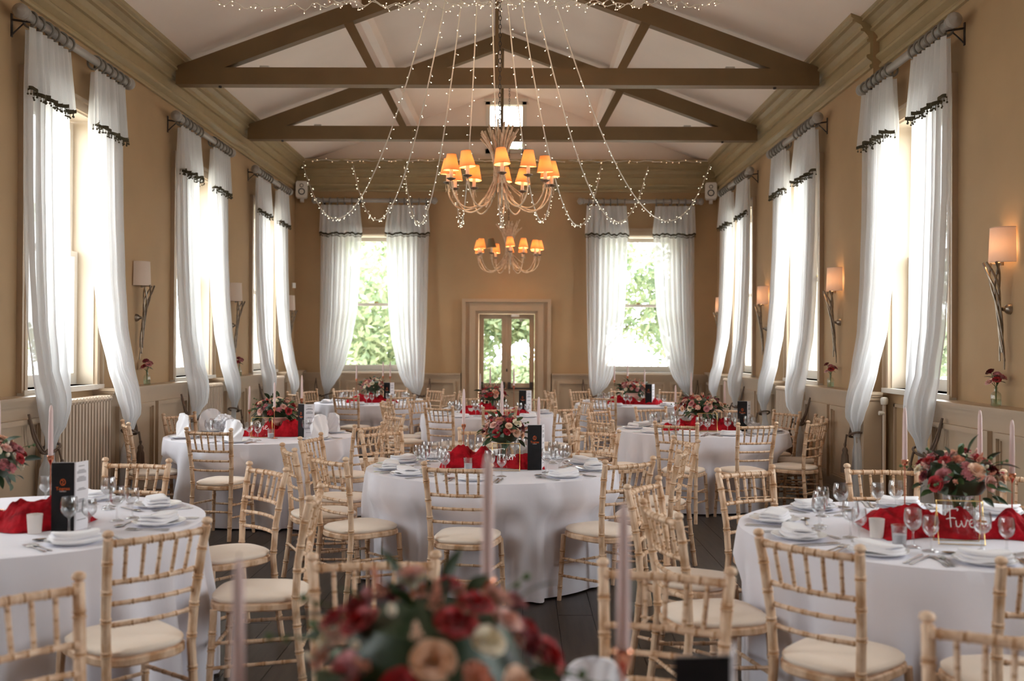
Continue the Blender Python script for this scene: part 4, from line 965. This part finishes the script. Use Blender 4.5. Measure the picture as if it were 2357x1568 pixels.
dress_table('eig', (.0, .06), 'urn', .235, .14, (.43, -.2, -4), (.02, -.26, -4, 'Eight'), [(-.26, .1, .235, .24), (-.06, .3, .35, .25), (.27, .15, .27, .25)], [(-.3, -.1, 0)], (.0, -.02, .86, .34), 105)
dress_table('bkl', (.0, .0), (.045, .18), .20, .14, (.28, -.12, -4), None, [(-.27, .1, .36, .24), (.12, .25, .40, .24), (.25, .12, .40, .24)], [], (.0, -.05, .8, .34), 106, 'pale')
dress_table('bkc', (.02, .0), (.045, .18), .175, .14, (.45, -.12, -14), None, [(-.14, .05, .27, .26), (-.02, .3, .36, .25), (.29, .2, .36, .24)], [(-.25, -.1, 1)], (.05, -.05, .9, .34), 107)
dress_table('bkr', (.0, .0), 'urn', .24, .14, (.26, -.2, -4), (-.05, -.28, 0, 'One')[:3] + ('Five',) if False else None, [(-.28, .1, .36, .24), (-.06, .25, .42, .24), (.16, -.12, .3, .25)], [], (.02, -.05, .85, .34), 108)
dress_table('nea', (-.09, .06), (.07, .235), .22, .16, (.42, .12, 12), None, [(-.395, .0, .24, .27), (-.005, .3, .40, .25), (.24, .16, .31, .27)], [], (-.05, .0, .8, .4), 109)

# --- bottles with posies on the wainscot ledges
btl = MB().lathe([(.001, .0), (.032, 0), (.035, .006), (.035, .075), (.030, .092), (.014, .105), (.012, .125), (.015, .128), (.015, .135), (.011, .135)], 18).mesh('bottle_wall', 'bottle')
wat = MB().lathe([(.001, .004), (.031, .004), (.032, .05), (.001, .05)], 14).mesh('water', 'bottle')
def posy(loc, label, seed):
    rn = random.Random(seed); t = thing('bottle_vase', 'small clear glass bottle ' + label, 'bottle', loc, 0, 'glass bottles on ledges'); ob('bottle_wall', btl, t); ob('water', wat, t)
    b = thing('posy', 'posy of red and pink roses ' + label, 'flowers', (loc[0], loc[1], loc[2] + .006), 0, 'posies on ledges'); st = MB()
    for i, c in enumerate(('red', 'pink', 'wine', 'blush', 'red', 'pink')):
        a = i * 1.1 + rn.uniform(-.2, .2); r = .012 + .03 * (i > 0); p = Vector((r * cos(a), r * sin(a), .205 + .03 * (i % 3) - .012 * i)); st.tube([(0, 0, .01), (.004 * cos(a), .004 * sin(a), .13), p], .002, 4)
        nm, me = rn.choice(FL[c]); ob(nm, me, b, p - Vector((0, 0, .012)), orient((cos(a) * r * 18, sin(a) * r * 18, 1)), rn.uniform(.022, .029))
    st.obj('stems', 'stem', b)
    for i in range(7): a = i * .9; ob('leaf', LF[i % 3], b, (.01 * cos(a), .01 * sin(a), .165 + .008 * i), (0, rn.uniform(-.6, .4), a), rn.uniform(.5, .8))
for x, y, lab in ((XL + .1, 10.25, 'on the left ledge below the first sconce'), (XL + .1, 13.6, 'on the left ledge between far windows'), (XR - .1, 10.6, 'on the right ledge below the second sconce'), (XRN - .1, 7.1, 'on the right ledge nearest the camera')):
    posy((x, y, 1.211), lab, int(y * 10))

# ================================================================== outside
o = MB().box(-40, -30, -.35, 40, 60, -.3).obj('terrace', 'grass', None, 0); struct(o, 'pale stone terrace outside the windows', 'terrace')
def tree(loc, h, r, label, seed, n=13000, low=.0):
    rn = random.Random(seed); t = thing('garden_tree', label, 'tree', loc, 0, 'trees outside the windows')
    tk = MB().tube([(0, 0, 0), (.1, .05, h * .3), (-.05, .1, h * .7)], [.16, .12, .05], 8)
    for i in range(6): a = i * 1.05; tk.tube([(0, 0, h * (.2 + .08 * i)), (r * .5 * cos(a), r * .5 * sin(a), h * (.35 + .09 * i))], [.05, .015], 6)
    tk.obj('trunk', 'bark', t); lobes = []
    for i in range(16): a = rn.uniform(0, 6.28); q = rn.random() ** .5; lobes.append((r * q * .75 * cos(a), r * q * .75 * sin(a), h * (low + (1 - low) * rn.random()), r * rn.uniform(.28, .5)))
    mbs = [MB(), MB(), MB()]
    for i in range(n):
        lx, ly, lz, lr = rn.choice(lobes); a = rn.uniform(0, 6.28); e = rn.uniform(-1, 1); q = lr * rn.uniform(.6, 1.05); c = math.sqrt(1 - e * e)
        p = Vector((lx + q * c * cos(a), ly + q * c * sin(a), max(.05, lz + q * e))); u = Vector((rn.uniform(-1, 1), rn.uniform(-1, 1), rn.uniform(-1, 1))).normalized(); v = u.orthogonal().normalized(); s = rn.uniform(.075, .14)
        mbs[rn.choice((0, 0, 1, 2))].add([p - u * s, p - v * s * .5, p + u * s, p + v * s * .5], [(0, 1, 2, 3)])
    for i, mb in enumerate(mbs): stuff(mb.obj('foliage', OUTLEAF[i], t, 0))
for i, (x, y, h, r, lab, lo) in enumerate(((-4.6, 25, 7.5, 2.6, 'leafy tree beyond the left end window', .0), (-1.3, 27.5, 8, 2.8, 'leafy tree beyond the double door', .0), (2.0, 27, 8.5, 2.6, 'leafy tree beyond the right end window', .2),
                                          (5.2, 26, 8, 2.4, 'leafy tree behind the right curtain of end window', .0), (-12.5, 15, 6.0, 2.2, 'leafy tree outside the left windows', 0), (12, 19.5, 6.5, 2.2, 'leafy tree outside the far right windows', 0),
                                          (.5, 25, 4.6, 1.5, 'low leafy shrub beyond the right leaf of the door', 0), (11.5, 29, 6.0, 2.2, 'leafy tree seen through the nearest right window', 0), (-15, 25, 6, 2.4, 'leafy tree seen through the nearest left window', 0))):
    tree((x, y, -.3), h, r, lab, 200 + i, low=lo)
t = thing('garden_arbour', 'white arched garden arbour beyond the right end window', 'arbour', (2.55, 23.2, -.3))
for i in range(9):
    x = -.6 + .15 * i; z = 1.45 + .35 * math.sqrt(max(0, 1 - (x / .62) ** 2)); MB().tube([(x, 0, 0), (x, 0, z)], .018, 6).obj('bar', 'frame', t)
MB().tube([(-.62 * cos(pi * i / 20), 0, 1.45 + .36 * sin(pi * i / 20)) for i in range(21)], .035, 6).obj('arch', 'frame', t)
for z in (.4, 1.0): MB().box(-.62, -.02, z, .62, .02, z + .05).obj('rail', 'frame', t, 0)

# --- glass bowl of crumpled tissue on the upright napkin table
t = thing('glass_bowl', 'clear footed glass bowl beside the upright napkins', 'bowl', (-2.83, 9.42, TOP), 0)
MB().lathe([(.001, 0), (.05, .002), (.05, .005), (.012, .012), (.01, .035), (.05, .045), (.092, .075), (.108, .12), (.106, .15), (.103, .15), (.104, .12), (.088, .078), (.045, .05), (.001, .045)], 28).obj('bowl_wall', 'glass', t)
rn = random.Random(8)
def crump(u, v):
    a = 2 * pi * u; e = pi * v; q = .082 + .012 * sin(5 * a + 3 * e) + .009 * sin(9 * a - 7 * e) + .006 * sin(17 * a + 11 * e)
    return (q * sin(e) * cos(a), q * sin(e) * sin(a), .125 - q * .8 * cos(e))
o = MB().grid(crump, 60, 30, True).obj('crumpled_tissue', 'napkin', None, 25, loc=(-2.83, 9.42, TOP)); tag(o, 'crumpled white tissue heaped in the footed glass bowl', 'tissue')
